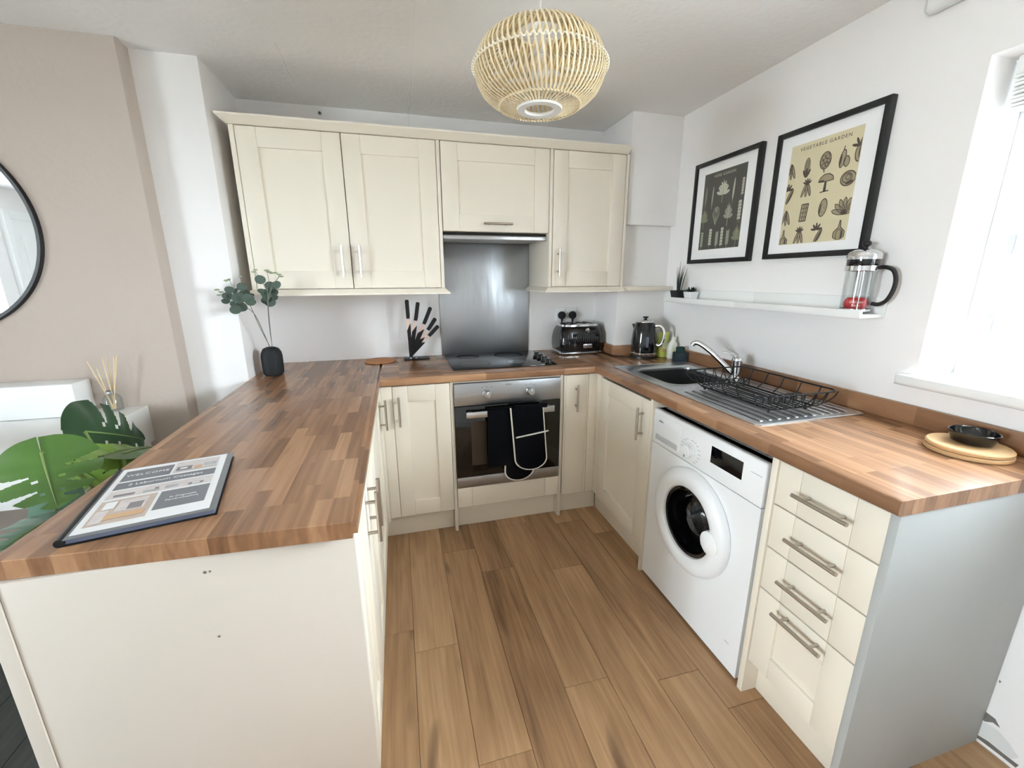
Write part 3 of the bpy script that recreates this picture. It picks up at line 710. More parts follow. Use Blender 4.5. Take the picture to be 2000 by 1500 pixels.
B().tube(crv([(1.985, -1.078, .955), (1.965, -1.05, .985), (1.925, -.99, 1.046), (1.892, -.944, 1.083), (1.876, -.922, 1.088), (1.869, -.914, 1.075)]), .0122, 12).obj('spout', 'chrome', t)
b = B(); b.lathe([(.0245, 0), (.026, .008), (.022, .02), (.010, .027), (0, .028)], (1.992, -1.086, 1.016), 24); b.obj('lever_cap', 'chrome', t)
B().tube([(1.992, -1.086, 1.036), (1.972, -1.06, 1.052), (1.945, -1.025, 1.058)], [.016, .013, .009], 10, flat=.4).obj('lever', 'chrome', t)

t = thing('dish_rack', 'black wire dish rack on the drainer', 'dish rack', (1.81, -1.37, zt))
RX0, RX1, RY0, RY1, RZ = 1.655, 1.962, -1.150, -1.600, 1.008
QX0, QX1, QY0, QY1, QZ = 1.705, 1.912, -1.185, -1.560, .946
wire = .0023
def w_(pts, name='wire', r=wire, closed=False, m='black_satin'): return B().tube(pts, r, 6, closed=closed).obj(name, m, t)
w_(rrect(RX0, RX1, RY1, RY0, RZ, .03), 'rim', .0032, True)
w_(rrect(QX0, QX1, QY1, QY0, QZ, .03), 'base_frame', .0028, True)
def lerp(a, c, q): return a+(c-a)*q
for k in range(9):
    x = lerp(QX0+.012, QX1-.012, k/8); w_([(x, QY0, QZ), (x, QY1, QZ)], 'base_wire')
for yq, yr, nm in ((QY1, RY1, 'end_wire'), (QY0, RY0, 'end_wire')):       # crossing curved wires at both ends
    for s in (0, 1):
        for k in range(6):
            a = lerp(QX0+.01, QX1-.045, k/5); c = lerp(RX0+.01, RX1-.045, k/5)+.04
            if s: a, c = QX0+QX1-a, RX0+RX1-c
            pts = [(a, yq, QZ)] + [(lerp(a, c, math.sin(q*PI/2)), lerp(yq, yr, q**.6), lerp(QZ, RZ, q**1.5)) for q in (.25, .5, .75)] + [(c, yr, RZ)]
            w_(pts, nm)
for xq, xr in ((QX0, RX0), (QX1, RX1)):
    for k in range(5):
        y = lerp(QY0-.03, QY1+.03, k/4); w_([(xq, y, QZ), ((xq*.3+xr*.7), y, lerp(QZ, RZ, .4)), (xr, y, RZ)], 'side_wire')
for y in (-1.245, -1.50):                                                      # rows of plate loops
    for k in range(8):
        x = lerp(QX0+.014, QX1-.014, k/7)
        w_([(x-.017, y, QZ)] + arc((x, y, QZ+.018), .017, PI, 0, 8, (1, 0, 0), (0, 0, 1)) + [(x+.017, y, QZ)], 'plate_loop')
for x in (QX0+.02, QX1-.02):
    for y in (QY0-.02, QY1+.02): B().lathe([(0, zt+.0036), (.005, zt+.0044), (.0065, zt+.009), (.005, zt+.014), (.0026, zt+.016), (.0026, QZ)], (x, y, 0), 10).obj('foot', 'black_satin', t)

# ------------------------------------------------------------------ toaster, kettle, socket
TX0, TX1, TY0, TY1 = 1.452, 1.735, -.215, -.012
t = thing('toaster', 'glossy black four-slice toaster with chrome trim', 'toaster', ((TX0+TX1)/2, (TY0+TY1)/2, H))
b = B(); prof = [(0, .022, .03), (-.006, .058, .035), (-.006, .105, .04), (0, .146, .045), (.010, .173, .05), (.022, .185, .05)]
loft(b, [rrect(TX0+d, TX1-d, TY0+d, TY1-d, H+z, r) for d, z, r in prof], True, True)
b.obj('shell', 'black_gloss', t)
B_ = B(); loft(B_, [rrect(TX0-d, TX1+d, TY0-d, TY1+d, H+z, .034) for d, z in ((.004, .008), (.010, .010), (.010, .018), (.004, .0225))], True, True); B_.obj('chrome_base', 'chrome', t)
B_ = B(); loft(B_, [rrect(TX0+.02, TX1-.02, TY0+.02, TY1-.02, H+0.0003, .03), rrect(TX0+.02, TX1-.02, TY0+.02, TY1-.02, H+0.0085, .03)], True, True); B_.obj('foot_plinth', 'black_satin', t)
B_ = B(); loft(B_, [rrect(TX0+.016, TX1-.016, TY0+.016, TY1-.016, H+0.1790, .05), rrect(TX0+.018, TX1-.018, TY0+.018, TY1-.018, H+0.1895, .048), rrect(TX0+.03, TX1-.03, TY0+.03, TY1-.03, H+0.1919, .04)], True, True)
tp = B_.obj('top_plate', 'chrome', t)
for xa in (TX0+.045, TX0+.095, TX0+.158, TX0+.208):
    B().box(xa, xa+.03, TY0+.045, TY1-.03, H+0.1913, H+0.1936, .001).obj('slot', 'black_satin', tp)
cxm = (TX0+TX1)/2
for k in range(15):
    x = cxm-.098+k*.014; B().tube([(x, TY0+.004, H+0.0351), (x, TY0-.0062, H+0.0702), (x, TY0-.0062, H+0.1030), (x, TY0+.0, H+0.1381)], .0038, 8).obj('flute', 'black_gloss', t)
B().box(cxm-.002, cxm+.062, TY0-.0125, TY0-.006, H+0.0421, H+0.0702, .003).obj('badge', 'chrome', t)
text('Breville', .0155, (cxm+.03, TY0-.0128, H+0.0573), (1, 0, 0), (0, 0, 1), 'black_satin', t)
B().lathe([(0, -.006), (.013, -.005), (.016, 0)], (cxm+.03, TY0+.002, H+0.1544), 20, 'y').obj('lever_button', 'chrome', t)
for x in (cxm-.06, cxm+.1): B().box(x-.012, x+.012, TY0-.010, TY0-.002, H+0.1170, H+0.1381, .004).obj('lever', 'black_gloss', t)

KX, KY = 1.917, -.404
t = thing('kettle', 'glossy black jug kettle with chrome handle', 'kettle', (KX, KY, H))
B().lathe([(0.0000, 0.0003), (0.0801, 0.0003), (0.0811, 0.0110), (0.0780, 0.0176), (0.0000, 0.0176)], (KX, KY, H), 36).obj('power_base', 'black_satin', t)
B().lathe([(0.0770, 0.0187), (0.0785, 0.0209), (0.0785, 0.0330), (0.0759, 0.0352)], (KX, KY, H), 36).obj('chrome_band', 'chrome', t)
B().lathe([(0.0759, 0.0352), (0.0775, 0.0660), (0.0759, 0.1100), (0.0697, 0.1650), (0.0603, 0.2068), (0.0541, 0.2167), (0.0520, 0.2200)], (KX, KY, H), 40).obj('jug', 'black_gloss', t)
B().lathe([(0.0536, 0.2189), (0.0530, 0.2233), (0.0447, 0.2299), (0.0312, 0.2343), (0.0000, 0.2354)], (KX, KY, H), 36).obj('lid', 'chrome', t)
B().lathe([(0.0083, 0.2343), (0.0083, 0.2409), (0.0172, 0.2453), (0.0172, 0.2508), (0.0083, 0.2530), (0.0000, 0.2530)], (KX, KY, H), 20).obj('lid_knob', 'black_satin', t)
hd = Vector((.7, -.714, 0))
hc = Vector((KX, KY, H))
B().tube(crv([hc+hd*r+Vector((0, 0, z)) for r, z in ((0.0603, 0.1958), (0.0884, 0.1980), (0.1102, 0.1760), (0.1165, 0.1375), (0.1092, 0.0990), (0.0915, 0.0792), (0.0728, 0.0814))]), .0075, 10, flat=1.3).obj('handle', 'chrome', t)
sp = -hd
b = B(); c0 = hc+sp*.058; sd = Vector((-sp.y, sp.x, 0))*.016
b.prism([c0-sd+Vector((0, 0, .206)), c0+sd+Vector((0, 0, .206)), c0+sp*.022+Vector((0, 0, .204)), ], (-sp*.012)+Vector((0, 0, -.035))); b.obj('spout', 'black_gloss', t)
B().box(KX-.03, KX-.012, KY-.0765, KY-.06, H+.07, H+.135, .006).obj('water_gauge', 'blue_grey', t)
tag(B().tube([(1.832, -.425, H+.006), (1.81, -.40, H+.0045), (1.775, -.352, H+.0045), (1.752, -.335, H+.0045), (1.7485, -.30, H+.0045), (1.749, -.16, H+.0045), (1.749, -.03, H+.0045)], .003, 8).obj('kettle_cable', 'black_satin'), 'black cable trailing from the kettle behind the toaster', 'cable')
t = thing('wall_socket', 'white double wall socket above the toaster', 'socket', (1.566, YB, 1.165))
B().box(1.493, 1.639, YB-.011, YB-.0004, 1.117, 1.207, .003).obj('face_plate', 'white_satin', t)
for x in (1.55, 1.582): B().box(x-.006, x+.006, YB-.0145, YB-.0105, 1.182, 1.2, .001).obj('switch', 'white_satin', t)
for x, lb in ((1.527, 'black mains plug above the toaster, the one nearer the splashback'), (1.605, 'black mains plug above the toaster, the one nearer the kettle')):
    p = thing('mains_plug', lb, 'plug', (x, YB-.012, 1.15), group='plugs in the double socket')
    B().lathe([(.024, 0), (.026, -.006), (.026, -.02), (.022, -.028), (.012, -.032), (0, -.032)], (x, YB-.0115, 1.156), 20, 'y').obj('plug_body', 'black_matt', p)
    B().tube([(x, YB-.028, 1.14), (x, YB-.027, 1.115), (x, YB-.022, 1.10), (x, YB-.012, 1.05), (x, YB-.008, .98)], [.009, .006, .0035, .003, .003], 10).obj('cable_grip', 'black_matt', p)

# ------------------------------------------------------------------ washing-up things
t = thing('refill_pouch', 'yellow-green refill pouch behind the soap bottle', 'pouch', (2.040, -.425, H))
def pouch(o, w, d, h):
    o = Vector(o); rings = []
    for z, ww, q in ((0, .92, .9), (.02, 1, 1), (.06, 1, .85), (.10, .97, .5), (.128, .98, .12), (.15, 1, .05)):
        z = z/.15*h; rings.append([(o.x+w/2*ww*math.cos(a)*(abs(math.cos(a))**-.3 if abs(math.cos(a)) > .05 else 1)*.9, o.y+d/2*q*math.sin(a), o.z+z) for a in [2*PI*k/20 for k in range(20)]])
    return loft(B(), rings, True, True)
pouch((2.040, -.425, H+.0004), .085, .05, .155).obj('pouch_body', 'green_pouch', t)
for x, z, r, m in ((2.038, .075, .024, 'label_pale'), (2.036, .05, .015, 'label_orange')): B().lathe([(0, -.0018), (r, -.001), (r, .003)], (x, -.4505-(r*.05), H+z), 20, 'y').obj('printed_patch', m, t)
t = thing('soap_bottle', 'white bottle of washing-up liquid beside the tap', 'bottle', (2.062, -.49, H))
b = B(); loft(b, [rrect(2.062-w, 2.062+w, -.49-d, -.49+d, H+z, min(w, d)*.8) for z, w, d in ((.0004, .028, .018), (.01, .031, .021), (.06, .031, .021), (.09, .026, .019), (.108, .014, .013), (.114, .010, .010))], True, True); b.obj('bottle_body', 'soap_white', t)
B().lathe([(.011, .112), (.011, .128), (.006, .132), (.004, .142), (0, .143)], (2.062, -.49, H), 16).obj('cap', 'soap_white', t)
B().box(2.045, 2.079, -.5125, -.5105, H+.02, H+.07, .001).obj('printed_label', 'label_pale', t)
t = thing('sponge_caddy', 'dark blue-grey sponge caddy at the back corner of the sink', 'caddy', (2.052, -.585, H))
b = B(); b.box(2.018, 2.086, -.612, -.556, H+.0004, H+.006, .001); b.box(2.018, 2.086, -.612, -.607, H+.004, H+.055, .002); b.box(2.018, 2.086, -.561, -.556, H+.004, H+.055, .002)
b.box(2.018, 2.023, -.608, -.560, H+.004, H+.055, .002); b.box(2.081, 2.086, -.608, -.560, H+.004, H+.055, .002); b.obj('caddy_box', 'caddy', t)
tag(B().box(2.026, 2.07, -.600, -.572, H+.0062, H+.088, .004).obj('sponge', 'sponge'), 'dark green scouring sponge standing in the caddy', 'sponge')

# ------------------------------------------------------------------ knife block and board
t = thing('knife_stand', 'black fan-shaped knife stand beside the splashback', 'knife stand', (.545, -.07, H))
B().box(.472, .625, -.115, -.03, H+.0003, H+.008, .003).obj('base', 'black_satin', t)
piv = Vector((.515, -.07, H+.018))
tops = [(794, 585), (816, 590), (841, 600), (851, 622), (857, 637)]
for k, (u, v) in enumerate(tops):
    top = px(u, v, 'y', -.07); d = (top-piv).normalized(); yo = -.042+.014*k+.07-.07
    yk = -.095+.0125*k; L = (top-piv).length; side = Vector((-d.z, 0, d.x))
    def Q(s, w, y=yk): return piv + d*s + side*w + Vector((0, y+.07, 0))
    # smoked sleeve of the stand
    b = B(); sw = (.011, .012, .014, .010, .010)[k]; b.prism([Q(.0, -.010, yk-.0045), Q((L-.12)*.92, -sw, yk-.0045), Q((L-.12)*.72, sw, yk-.0045), Q(0, .010, yk-.0045)], (0, .0015, 0)); b.obj('sleeve', 'black_satin', t)
    kn = thing('kitchen_knife', ['black-handled knife standing upright at the end of the fan', 'black-handled knife leaning next to the upright one', 'black-handled knife in the middle of the fan', 'short black-handled knife second lowest in the fan', 'short black-handled knife leaning lowest in the fan'][k], 'knife', Q(.02, 0), group='knives in the fan stand')
    HL = .112 if k < 3 else .088
    b = B(); a0, a1 = L-HL, L
    b.prism([Q(a0, -.0095, yk-.002), Q(a0+.02, -.0115, yk-.002), Q(a1-.004, -.0115, yk-.002), Q(a1, -.006, yk-.002), Q(a1, .008, yk-.002), Q(a1-.006, .0115, yk-.002), Q(a0, .0105, yk-.002)], (0, .009, 0))
    bmesh.ops.bevel(b.bm, geom=b.bm.edges[:], offset=.0018, segments=2, affect='EDGES'); b.obj('grip', 'black_satin', kn)
    b = B(); b.prism([Q(a0-.014, -.0085, yk-.001), Q(a0+.001, -.0085, yk-.001), Q(a0+.001, .0085, yk-.001), Q(a0-.014, .0085, yk-.001)], (0, .006, 0)); b.obj('bolster', 'rose_gold', kn)
    wd = (.015, .014, .017, .011, .010)[k]
    b = B(); b.prism([Q(a0-.014, -wd*.6, yk+.001), Q(a0-.014, wd, yk+.001), Q(.06, wd, yk+.001), Q(.03, -wd*.3, yk+.001), Q(.05, -wd*.6, yk+.001)], (0, .0018, 0)); b.obj('blade', 'rose_gold', kn)
for x in (.513, .545): B().lathe([(0, -.004), (.005, -.003), (.006, 0)], (x, -.1155, H+.012), 12, 'y').obj('rivet', 'chrome', t)
tag(B().lathe([(0, 0), (.086, 0), (.09, .002), (.09, .007), (.087, .009), (0, .009)], (.335, -.098, H+.0003), 40).obj('cork_mat', 'cork'), 'round flat cork mat lying in front of the back wall', 'mat')

# ------------------------------------------------------------------ boards and bowl by the window
for z, r, dx, lb in ((H+.0003, .091, 0, 'lower round wooden board of the pair under the black bowl'), (H+.0128, .0895, .001, 'upper round wooden board directly under the black bowl')):
    tag(B().lathe([(0, 0), (r-.003, 0), (r, .003), (r, .009), (r-.003, .012), (0, .012)], (1.993+dx, -1.957, z), 56).obj('round_board', 'oak'), lb, 'board', 'round boards by the window')
tag(B().lathe([(0, .0), (.036, 0), (.044, .004), (.052, .022), (.054, .033), (.052, .0345), (.050, .033), (.047, .02), (.04, .008), (0, .006)], (2.012, -1.953, H+.0252), 48).obj('bowl', 'black_gloss'), 'small glossy black bowl on the round boards', 'bowl')

# ------------------------------------------------------------------ framed prints on the window wall
def ell(cx, cy, rx, ry, rot=0, n=14):
    c, s = math.cos(rot), math.sin(rot)
    return [(cx+rx*math.cos(a)*c-ry*math.sin(a)*s, cy+rx*math.cos(a)*s+ry*math.sin(a)*c) for a in [2*PI*k/n for k in range(n)]]
def stroke(pts, w):
    out = []
    for (x0, y0), (x1, y1) in zip(pts, pts[1:]):
        dx, dy = x1-x0, y1-y0; l = math.hypot(dx, dy) or 1; nx, ny = -dy/l*w, dx/l*w
        out.append([(x0+nx, y0+ny), (x1+nx, y1+ny), (x1-nx, y1-ny), (x0-nx, y0-ny)])
    return out
def ol(p, w): return stroke(p+p[:1], w)
# each drawing is (fill polygons, line polygons) in a cell of -1..1
def leafy(x, y, n, L, a0, a1): return [ell(x+L*.5*math.cos(a), y+L*.5*math.sin(a), L*.5, L*.16, a, 8) for a in [a0+(a1-a0)*k/(n-1) for k in range(n)]]
def d_corn(): c = ell(0, .1, .32, .8); return [c], ol(c, .035)+stroke([(-.15, -.6), (-.12, .7)], .03)+stroke([(.12, -.6), (.1, .7)], .03)+leafy(0, -.9, 3, .9, 1.0, 2.1)
def d_arti(): c = ell(0, .05, .62, .75); return [c], ol(c, .045)+sum([ol(ell(x, y, .2, .2), .03) for x, y in ((-.25, .35), (.2, .4), (0, .05), (-.35, -.1), (.35, -.05), (-.1, -.35), (.2, -.3))], [])+stroke([(0, -.7), (.05, -1)], .06)
def d_squash(): a, c = ell(-.12, -.1, .3, .75, -.15), ell(.35, -.4, .3, .45, .1); return [a, c], ol(a, .045)+ol(c, .045)+stroke([(-.15, .6), (-.05, .95)], .05)+[ell(-.3, -.2, .1, .5, -.1)]
def d_auberg(): c = ell(0, -.3, .34, .65, .1); return [c], ol(c, .05)+[ell(.15, -.3, .16, .55, .1)]+leafy(-.05, .35, 4, .8, .3, 2.9)
def d_bunch(): r = [ell(x, -.2, .13, .6, t) for x, t in ((-.35, -.35), (0, 0), (.35, .35))]; return r, sum([ol(q, .04) for q in r], [])+leafy(0, .35, 5, .6, .5, 2.7)
def d_mush(): c = [(-.85, .1), (-.7, .45), (-.3, .7), (.3, .7), (.75, .45), (.9, .1), (.3, .05), (-.3, .05)]; return [c], ol(c, .04)+[[(-.12, .08), (.12, .08), (.16, -.8), (-.16, -.8)]]+stroke([(-.5, -.85), (.5, -.8)], .05)+[ell(-.5, .15, .33, .08)]
def d_cabb(): c = ell(0, 0, .8, .62); return [c], ol(c, .05)+ol(ell(-.1, .05, .5, .4), .04)+ol(ell(0, .1, .25, .22), .04)+[ell(.2, -.35, .4, .15, .2)]
def d_basket(): c = [(-.45, -.8), (.35, -.8), (.5, .8), (-.35, .8)]; return [c], ol(c, .05)+sum([stroke([(-.4, y), (.42, y)], .03) for y in (-.4, 0, .4)], [])+stroke([(-.12, -.8), (0, .8)], .03)+stroke([(.15, -.8), (.25, .8)], .03)
def d_potato(): c = ell(0, 0, .45, .8, -.1); return [c], ol(c, .045)+[ell(x, y, .05, .04) for x, y in ((-.1, .3), (.15, .0), (0, -.4))]+[ell(-.28, -.1, .08, .5, -.1)]
def d_lettuce(): r = leafy(0, -.6, 7, 1.4, .25, 2.9); return r, sum([ol(q, .035) for q in r], [])+[ell(0, -.55, .35, .2)]
def d_onion(): c = [(-.05, .9), (.05, .9), (.12, .3), (.6, -.1), (.6, -.55), (.2, -.85), (-.2, -.85), (-.6, -.55), (-.6, -.1), (-.12, .3)]; return [c], ol(c, .045)+ol(ell(0, -.35, .3, .48), .03)+[ell(.32, -.35, .12, .38)]
def d_chilli(): c = ell(.1, -.3, .2, .75, -.5); return [c], ol(c, .05)+[ell(.16, -.3, .09, .65, -.5)]+leafy(-.2, .3, 5, .7, .2, 3.0)
def d_pods(): r = [ell(x, -.1, .14, .75, t) for x, t in ((-.3, -.4), (.3, .4), (0, .1))]; return r, sum([ol(q, .04) for q in r], [])+[ell(.0, -.2+.2*k, .07, .08) for k in range(4)]
def herb(kind):
    st = stroke([(-.05, -1), (0, -.3), (.02, .9)], .035); lv = []
    if kind == 0:
        for k in range(9): y = -.7+k*.18; lv += [ell(-.22, y+.1, .24, .09, 2.4), ell(.24, y+.14, .24, .09, .7)]
    elif kind == 1: lv = [ell(0, .1, .2, .85, -.12)]; 
    elif kind == 2: lv = leafy(0, -.3, 6, .95, .2, 2.9)+leafy(0, .25, 5, .6, .3, 2.8)
    elif kind == 3:
        c = [(0, -.85), (.55, .1), (.45, .7), (.1, .9), (-.3, .75), (-.55, .2)]; return [], ol(c, .05)+ol([(x*.6, y*.6) for x, y in c], .04)+stroke([(0, -.8), (.05, .7)], .04)+[ell(.05, .6, .2, .18)]
    else:
        for k in range(6): y = -.6+k*.28; lv += [ell(-.18, y, .19, .13, .4), ell(.18, y, .19, .13, -.4)]
    return lv, st
def framed_print(label, ya, yb, za, zb, py0, py1, pz0, pz1, pm, cells, mats, title, tm):
    t = thing('framed_print', label, 'picture', (XW-.012, (ya+yb)/2, za)); xf = XW-.024
    b = B(); w = .021
    b.box(xf, XW-.001, ya-w, ya, za, zb, .0012); b.box(xf, XW-.001, yb, yb+w, za, zb, .0012)
    b.box(xf, XW-.001, yb+w, ya-w, za, za+w, .0012); b.box(xf, XW-.001, yb+w, ya-w, zb-w, zb, .0012); b.obj('frame', 'black_satin', t)
    B().box(XW-.014, XW-.006, yb+w-.002, ya-w+.002, za+w-.002, zb-w+.002).obj('mount', 'mount', t)
    xs = XW-.0146; pr = B().box(xs, XW-.013, py1, py0, pz0, pz1).obj('print', pm, t)
    def M(u, v): return (py0+(py1-py0)*u, pz0+(pz1-pz0)*v)
    for u, v, su, sv, fn, mi in cells:
        fills, lines = fn(); b = B()
        for polys, x in ((fills, xs-.0003), (lines, xs-.0006)):
            k0 = len(b.bm.faces)
            for j, pl in enumerate(polys):
                pts = []
                for a, c in pl:
                    uu, vv = min(.995, max(.005, u+a*su)), min(.99, max(.005, v+c*sv)); y, z = M(uu, vv); pts.append((x-.00001*j, y, z))
                b.face(pts)
            for fc in list(b.bm.faces)[k0:]: fc.material_index = 0 if polys is fills else 1
        o = b.obj('illustration', [mats[mi][0], mats[mi][1]], pr)
    y, z = M(.5, .945)
    text(title, .0185, (xs-.0004, y, z), (0, -1, 0), (0, 0, 1), tm, pr, ext=.0001, spacing=1.25)
SEP = [('sepia_mid', 'sepia_dark')]
grid = [(.04, .76, d_pods), (.29, .75, d_corn), (.55, .77, d_arti), (.80, .76, d_squash), (.98, .79, d_auberg),
        (.06, .53, d_chilli), (.33, .55, d_bunch), (.60, .57, d_mush), (.90, .56, d_cabb),
        (.06, .29, d_pods), (.34, .31, d_basket), (.62, .33, d_potato), (.92, .31, d_lettuce),
        (.06, .06, d_onion), (.32, .08, d_bunch), (.60, .09, d_chilli), (.90, .09, d_onion)]
framed_print('large framed tan print of vegetable drawings, near the window', -1.046, -1.494, 1.482, 1.992, -1.119, -1.412, 1.539, 1.929,
             'poster_tan', [(u, v, .122, .105, fn, 0) for u, v, fn in grid], SEP, 'VEGETABLE GARDEN', 'sepia_dark')
HM = [('chalk', 'chalk_light'), ('chalk_green', 'chalk'), ('chalk_light', 'chalk')]
hc_ = [(.08, .70, .09, .14, 1, 1), (.25, .68, .09, .15, 1, 0), (.50, .74, .17, .15, 2, 2), (.75, .71, .09, .16, 1, 2), (.95, .72, .07, .12, 4, 2),
       (.08, .42, .12, .14, 2, 1), (.38, .43, .14, .13, 3, 2), (.68, .43, .12, .15, 2, 0), (.93, .44, .1, .14, 4, 2),
       (.07, .13, .1, .12, 4, 0), (.29, .15, .1, .13, 4, 2), (.46, .12, .09, .11, 0, 0), (.58, .14, .09, .14, 4, 2), (.72, .12, .09, .11, 0, 0), (.92, .14, .12, .14, 2, 1)]
framed_print('framed dark print of pale herb drawings, nearer the corner', -.513, -.965, 1.478, 1.996, -.590, -.883, 1.549, 1.932,
             'poster_dark', [(u, v, su, sv, (lambda k=k: herb(k)), mi) for u, v, su, sv, k, mi in hc_], HM, 'HERB GARDEN', 'chalk_light')

# ------------------------------------------------------------------ picture ledges and what stands on them
def ledge(label, a, c):
    t = thing('picture_ledge', label, 'shelf', (XW-.05, (a+c)/2, 1.264))
    B().box(XW-.014, XW-.0005, c+.0005, a-.0005, 1.264, 1.334, .001).obj('back_rail', 'white_satin', t)
    B().box(XW-.108, XW-.0145, c+.0005, a-.0005, 1.264, 1.276, .001).obj('shelf_board', 'white_satin', t)
    B().box(XW-.120, XW-.1085, c+.0005, a-.0005, 1.264, 1.291, .0012).obj('front_lip', 'white_satin', t)
ledge('white picture ledge carrying the two little plants', -.46, -1.02)
ledge('white picture ledge carrying the coffee press', -1.02, -1.595)
SH = 1.2765
def square_pot(o, w, h, m, parent):
    x, y = o; b = B(); loft(b, [rrect(x-q, x+q, y-q, y+q, SH+z, .006, 3) for z, q in ((0, w*.76), (h, w), (h, w-.003), (h-.006, w-.004))], True, True); b.obj('pot', m, parent)
    B().box(x-w*.8, x+w*.8, y-w*.8, y+w*.8, SH+h-.009, SH+h-.005).obj('soil', 'soil', parent)
t = thing('potted_grass', 'small spiky plant in a charcoal pot on the ledge', 'plant', (2.055, -.505, SH)); square_pot((2.055, -.505), .034, .052, 'black_matt', t)
for k, (dx, dy, h) in enumerate(((.0, .028, .135), (.01, .018, .10), (0, 0, .17), (-.006, .004, .14), (.012, -.01, .15), (-.004, -.022, .13), (0, -.04, .145), (.01, -.052, .13), (.004, -.03, .11), (-.01, .012, .12))):
    B().tube([(2.055+dx*.4, -.505+dy*.35, SH+.046), (2.055+dx*.7, -.505+dy*.6, SH+.046+h*.5), (2.055+dx, -.505+dy, SH+.046+h)], [.0035, .0032, .0006], 6, flat=.5).obj('blade', 'succulent', t)
t = thing('potted_succulent', 'small rosette succulent in a white pot on the ledge', 'plant', (2.055, -.622, SH)); square_pot((2.055, -.622), .031, .048, 'white_satin', t)
for k in range(18):
    a = k*2.4; r = .010+.0014*k; e = math.radians(80-3.4*k); L = .036
    p0 = Vector((2.055+.006*math.cos(a), -.622+.006*math.sin(a), SH+.042)); d = Vector((math.cos(a)*math.cos(e), math.sin(a)*math.cos(e), math.sin(e)))
    B().tube([p0, p0+d*L*.55, p0+d*L], [.004, .0058, .0008], 7, flat=.5).obj('leaf', 'succulent', t)
CX, CY = 2.0515, -1.53
t = thing('coffee_press', 'glass and chrome coffee press with black handle on the ledge', 'coffee press', (CX, CY, SH))
gt = B().lathe([(.040, .004), (.042, .001), (.0445, .004), (.045, .02), (.045, .150), (.044, .150), (.044, .02), (.043, .006), (0, .006), (0, .003), (.040, .003)], (CX, CY, SH), 40).obj('glass_jug', 'jug_glass', t)
B().lathe([(.0475, .146), (.0505, .148), (.0505, .164), (.0475, .166)], (CX, CY, SH), 40, closed=True).obj('collar', 'chrome', t)
B().lathe([(.047, .166), (.048, .168), (.048, .186), (.047, .187)], (CX, CY, SH), 40, closed=True).obj('dark_band', 'black_gloss', t)
B().lathe([(.0505, .186), (.051, .190), (.0505, .200), (.044, .211), (.03, .2185), (.012, .222), (0, .2225)], (CX, CY, SH), 40).obj('lid', 'chrome', t)
B().lathe([(.006, .2215), (.0055, .228), (.012, .233), (.0135, .241), (.009, .248), (0, .250)], (CX, CY, SH), 20).obj('plunger_knob', 'black_satin', t)
B().cyl((CX, CY, SH+.062), (CX, CY, SH+.205), .0022, n=8).obj('plunger_rod', 'chrome', t)
for a in (.9, 3.9):
    c, s = math.cos(a)*.0465, math.sin(a)*.0465; B().box(CX+c-.002, CX+c+.002, CY+s-.002, CY+s+.002, SH, SH+.15, .002).obj('frame_strut', 'chrome', t)
B().lathe([(.0452, .008), (.0462, .009), (.0462, .016), (.0452, .017)], (CX, CY, SH), 36, closed=True).obj('base_band', 'chrome', t)
hd = Vector((.28, -.96, 0)); c0 = Vector((CX, CY, SH))
B().tube(crv([c0+hd*r+Vector((0, 0, z)) for r, z in ((.047, .158), (.070, .158), (.090, .146), (.100, .115), (.098, .080), (.086, .048), (.066, .034), (.047, .036))]), .0085, 12, flat=.8).obj('handle', 'black_satin', t)
t = thing('red_wrapped_pack', 'small red wrapped pack with cream lettering inside the coffee press', 'packet', (CX, CY, SH+.008))
ax = Vector((.585, -.81, 0))
B().tube([Vector((CX, CY, SH+.034))+ax*d for d in (-.036, -.032, -.026, .026, .032, .036)], [.004, .014, .0215, .0215, .014, .004], 16).obj('wrapper', 'red_label', t)
text('Golden', .013, (CX-.0180, CY-.0130, SH+.040), tuple(ax), (0, 0, 1), 'cream_print', t, shear=.25); text('Roast', .011, (CX-.0180, CY-.0130, SH+.028), tuple(ax), (0, 0, 1), 'cream_print', t, shear=.25)

# ------------------------------------------------------------------ vase with eucalyptus
VX, VY = -.185, -.325
t = thing('vase', 'matt black ribbed vase standing on the peninsula', 'vase', (VX, VY, H))
b = B(); prof = [(0, .0003), (.036, .0003), (.044, .006), (.0485, .02), (.0495, .05), (.0495, .10), (.046, .12), (.036, .138), (.022, .145), (.018, .146), (.016, .142), (.016, .12), (0, .12)]
b.lathe(prof, (VX, VY, H), 56)
for v in b.bm.verts:
    dx, dy = v.co.x-VX, v.co.y-VY; r = math.hypot(dx, dy)
    if r > .03:
        k = 1+.022*math.cos(14*math.atan2(dy, dx)); v.co.x, v.co.y = VX+dx*k, VY+dy*k
b.obj('vase_body', 'black_matt', t)
spr = [thing('eucalyptus_sprig', lb, 'sprig', (VX+d, VY, H+.125), group='sprigs in the black vase') for d, lb in ((0, 'leaning eucalyptus sprig in the black vase, the one nearer the tan wall'), (.006, 'upright eucalyptus sprig in the black vase, the one nearer the knives'))]
VL = VY-.145
def vp(u, v, y=VL): return px(u, v, 'y', y)
mouth = Vector((VX, VY, H+.13))
stems = [[mouth, vp(515, 650, VY-.05), vp(498, 615), vp(478, 597), vp(455, 572)], [mouth+Vector((.004, 0, 0)), vp(508, 640, VY-.06), vp(492, 604), vp(480, 580)],
         [mouth+Vector((.008, .004, 0)), vp(527, 645, VY-.05), vp(523, 600), vp(522, 570), vp(508, 545)], [mouth+Vector((.006, .006, 0)), vp(527, 635, VY-.06), vp(524, 590), vp(532, 560), vp(545, 540)]]
for k, q in enumerate(stems): B().tube(crv(q), .0016, 6).obj('stem', 'twig', spr[k//2])
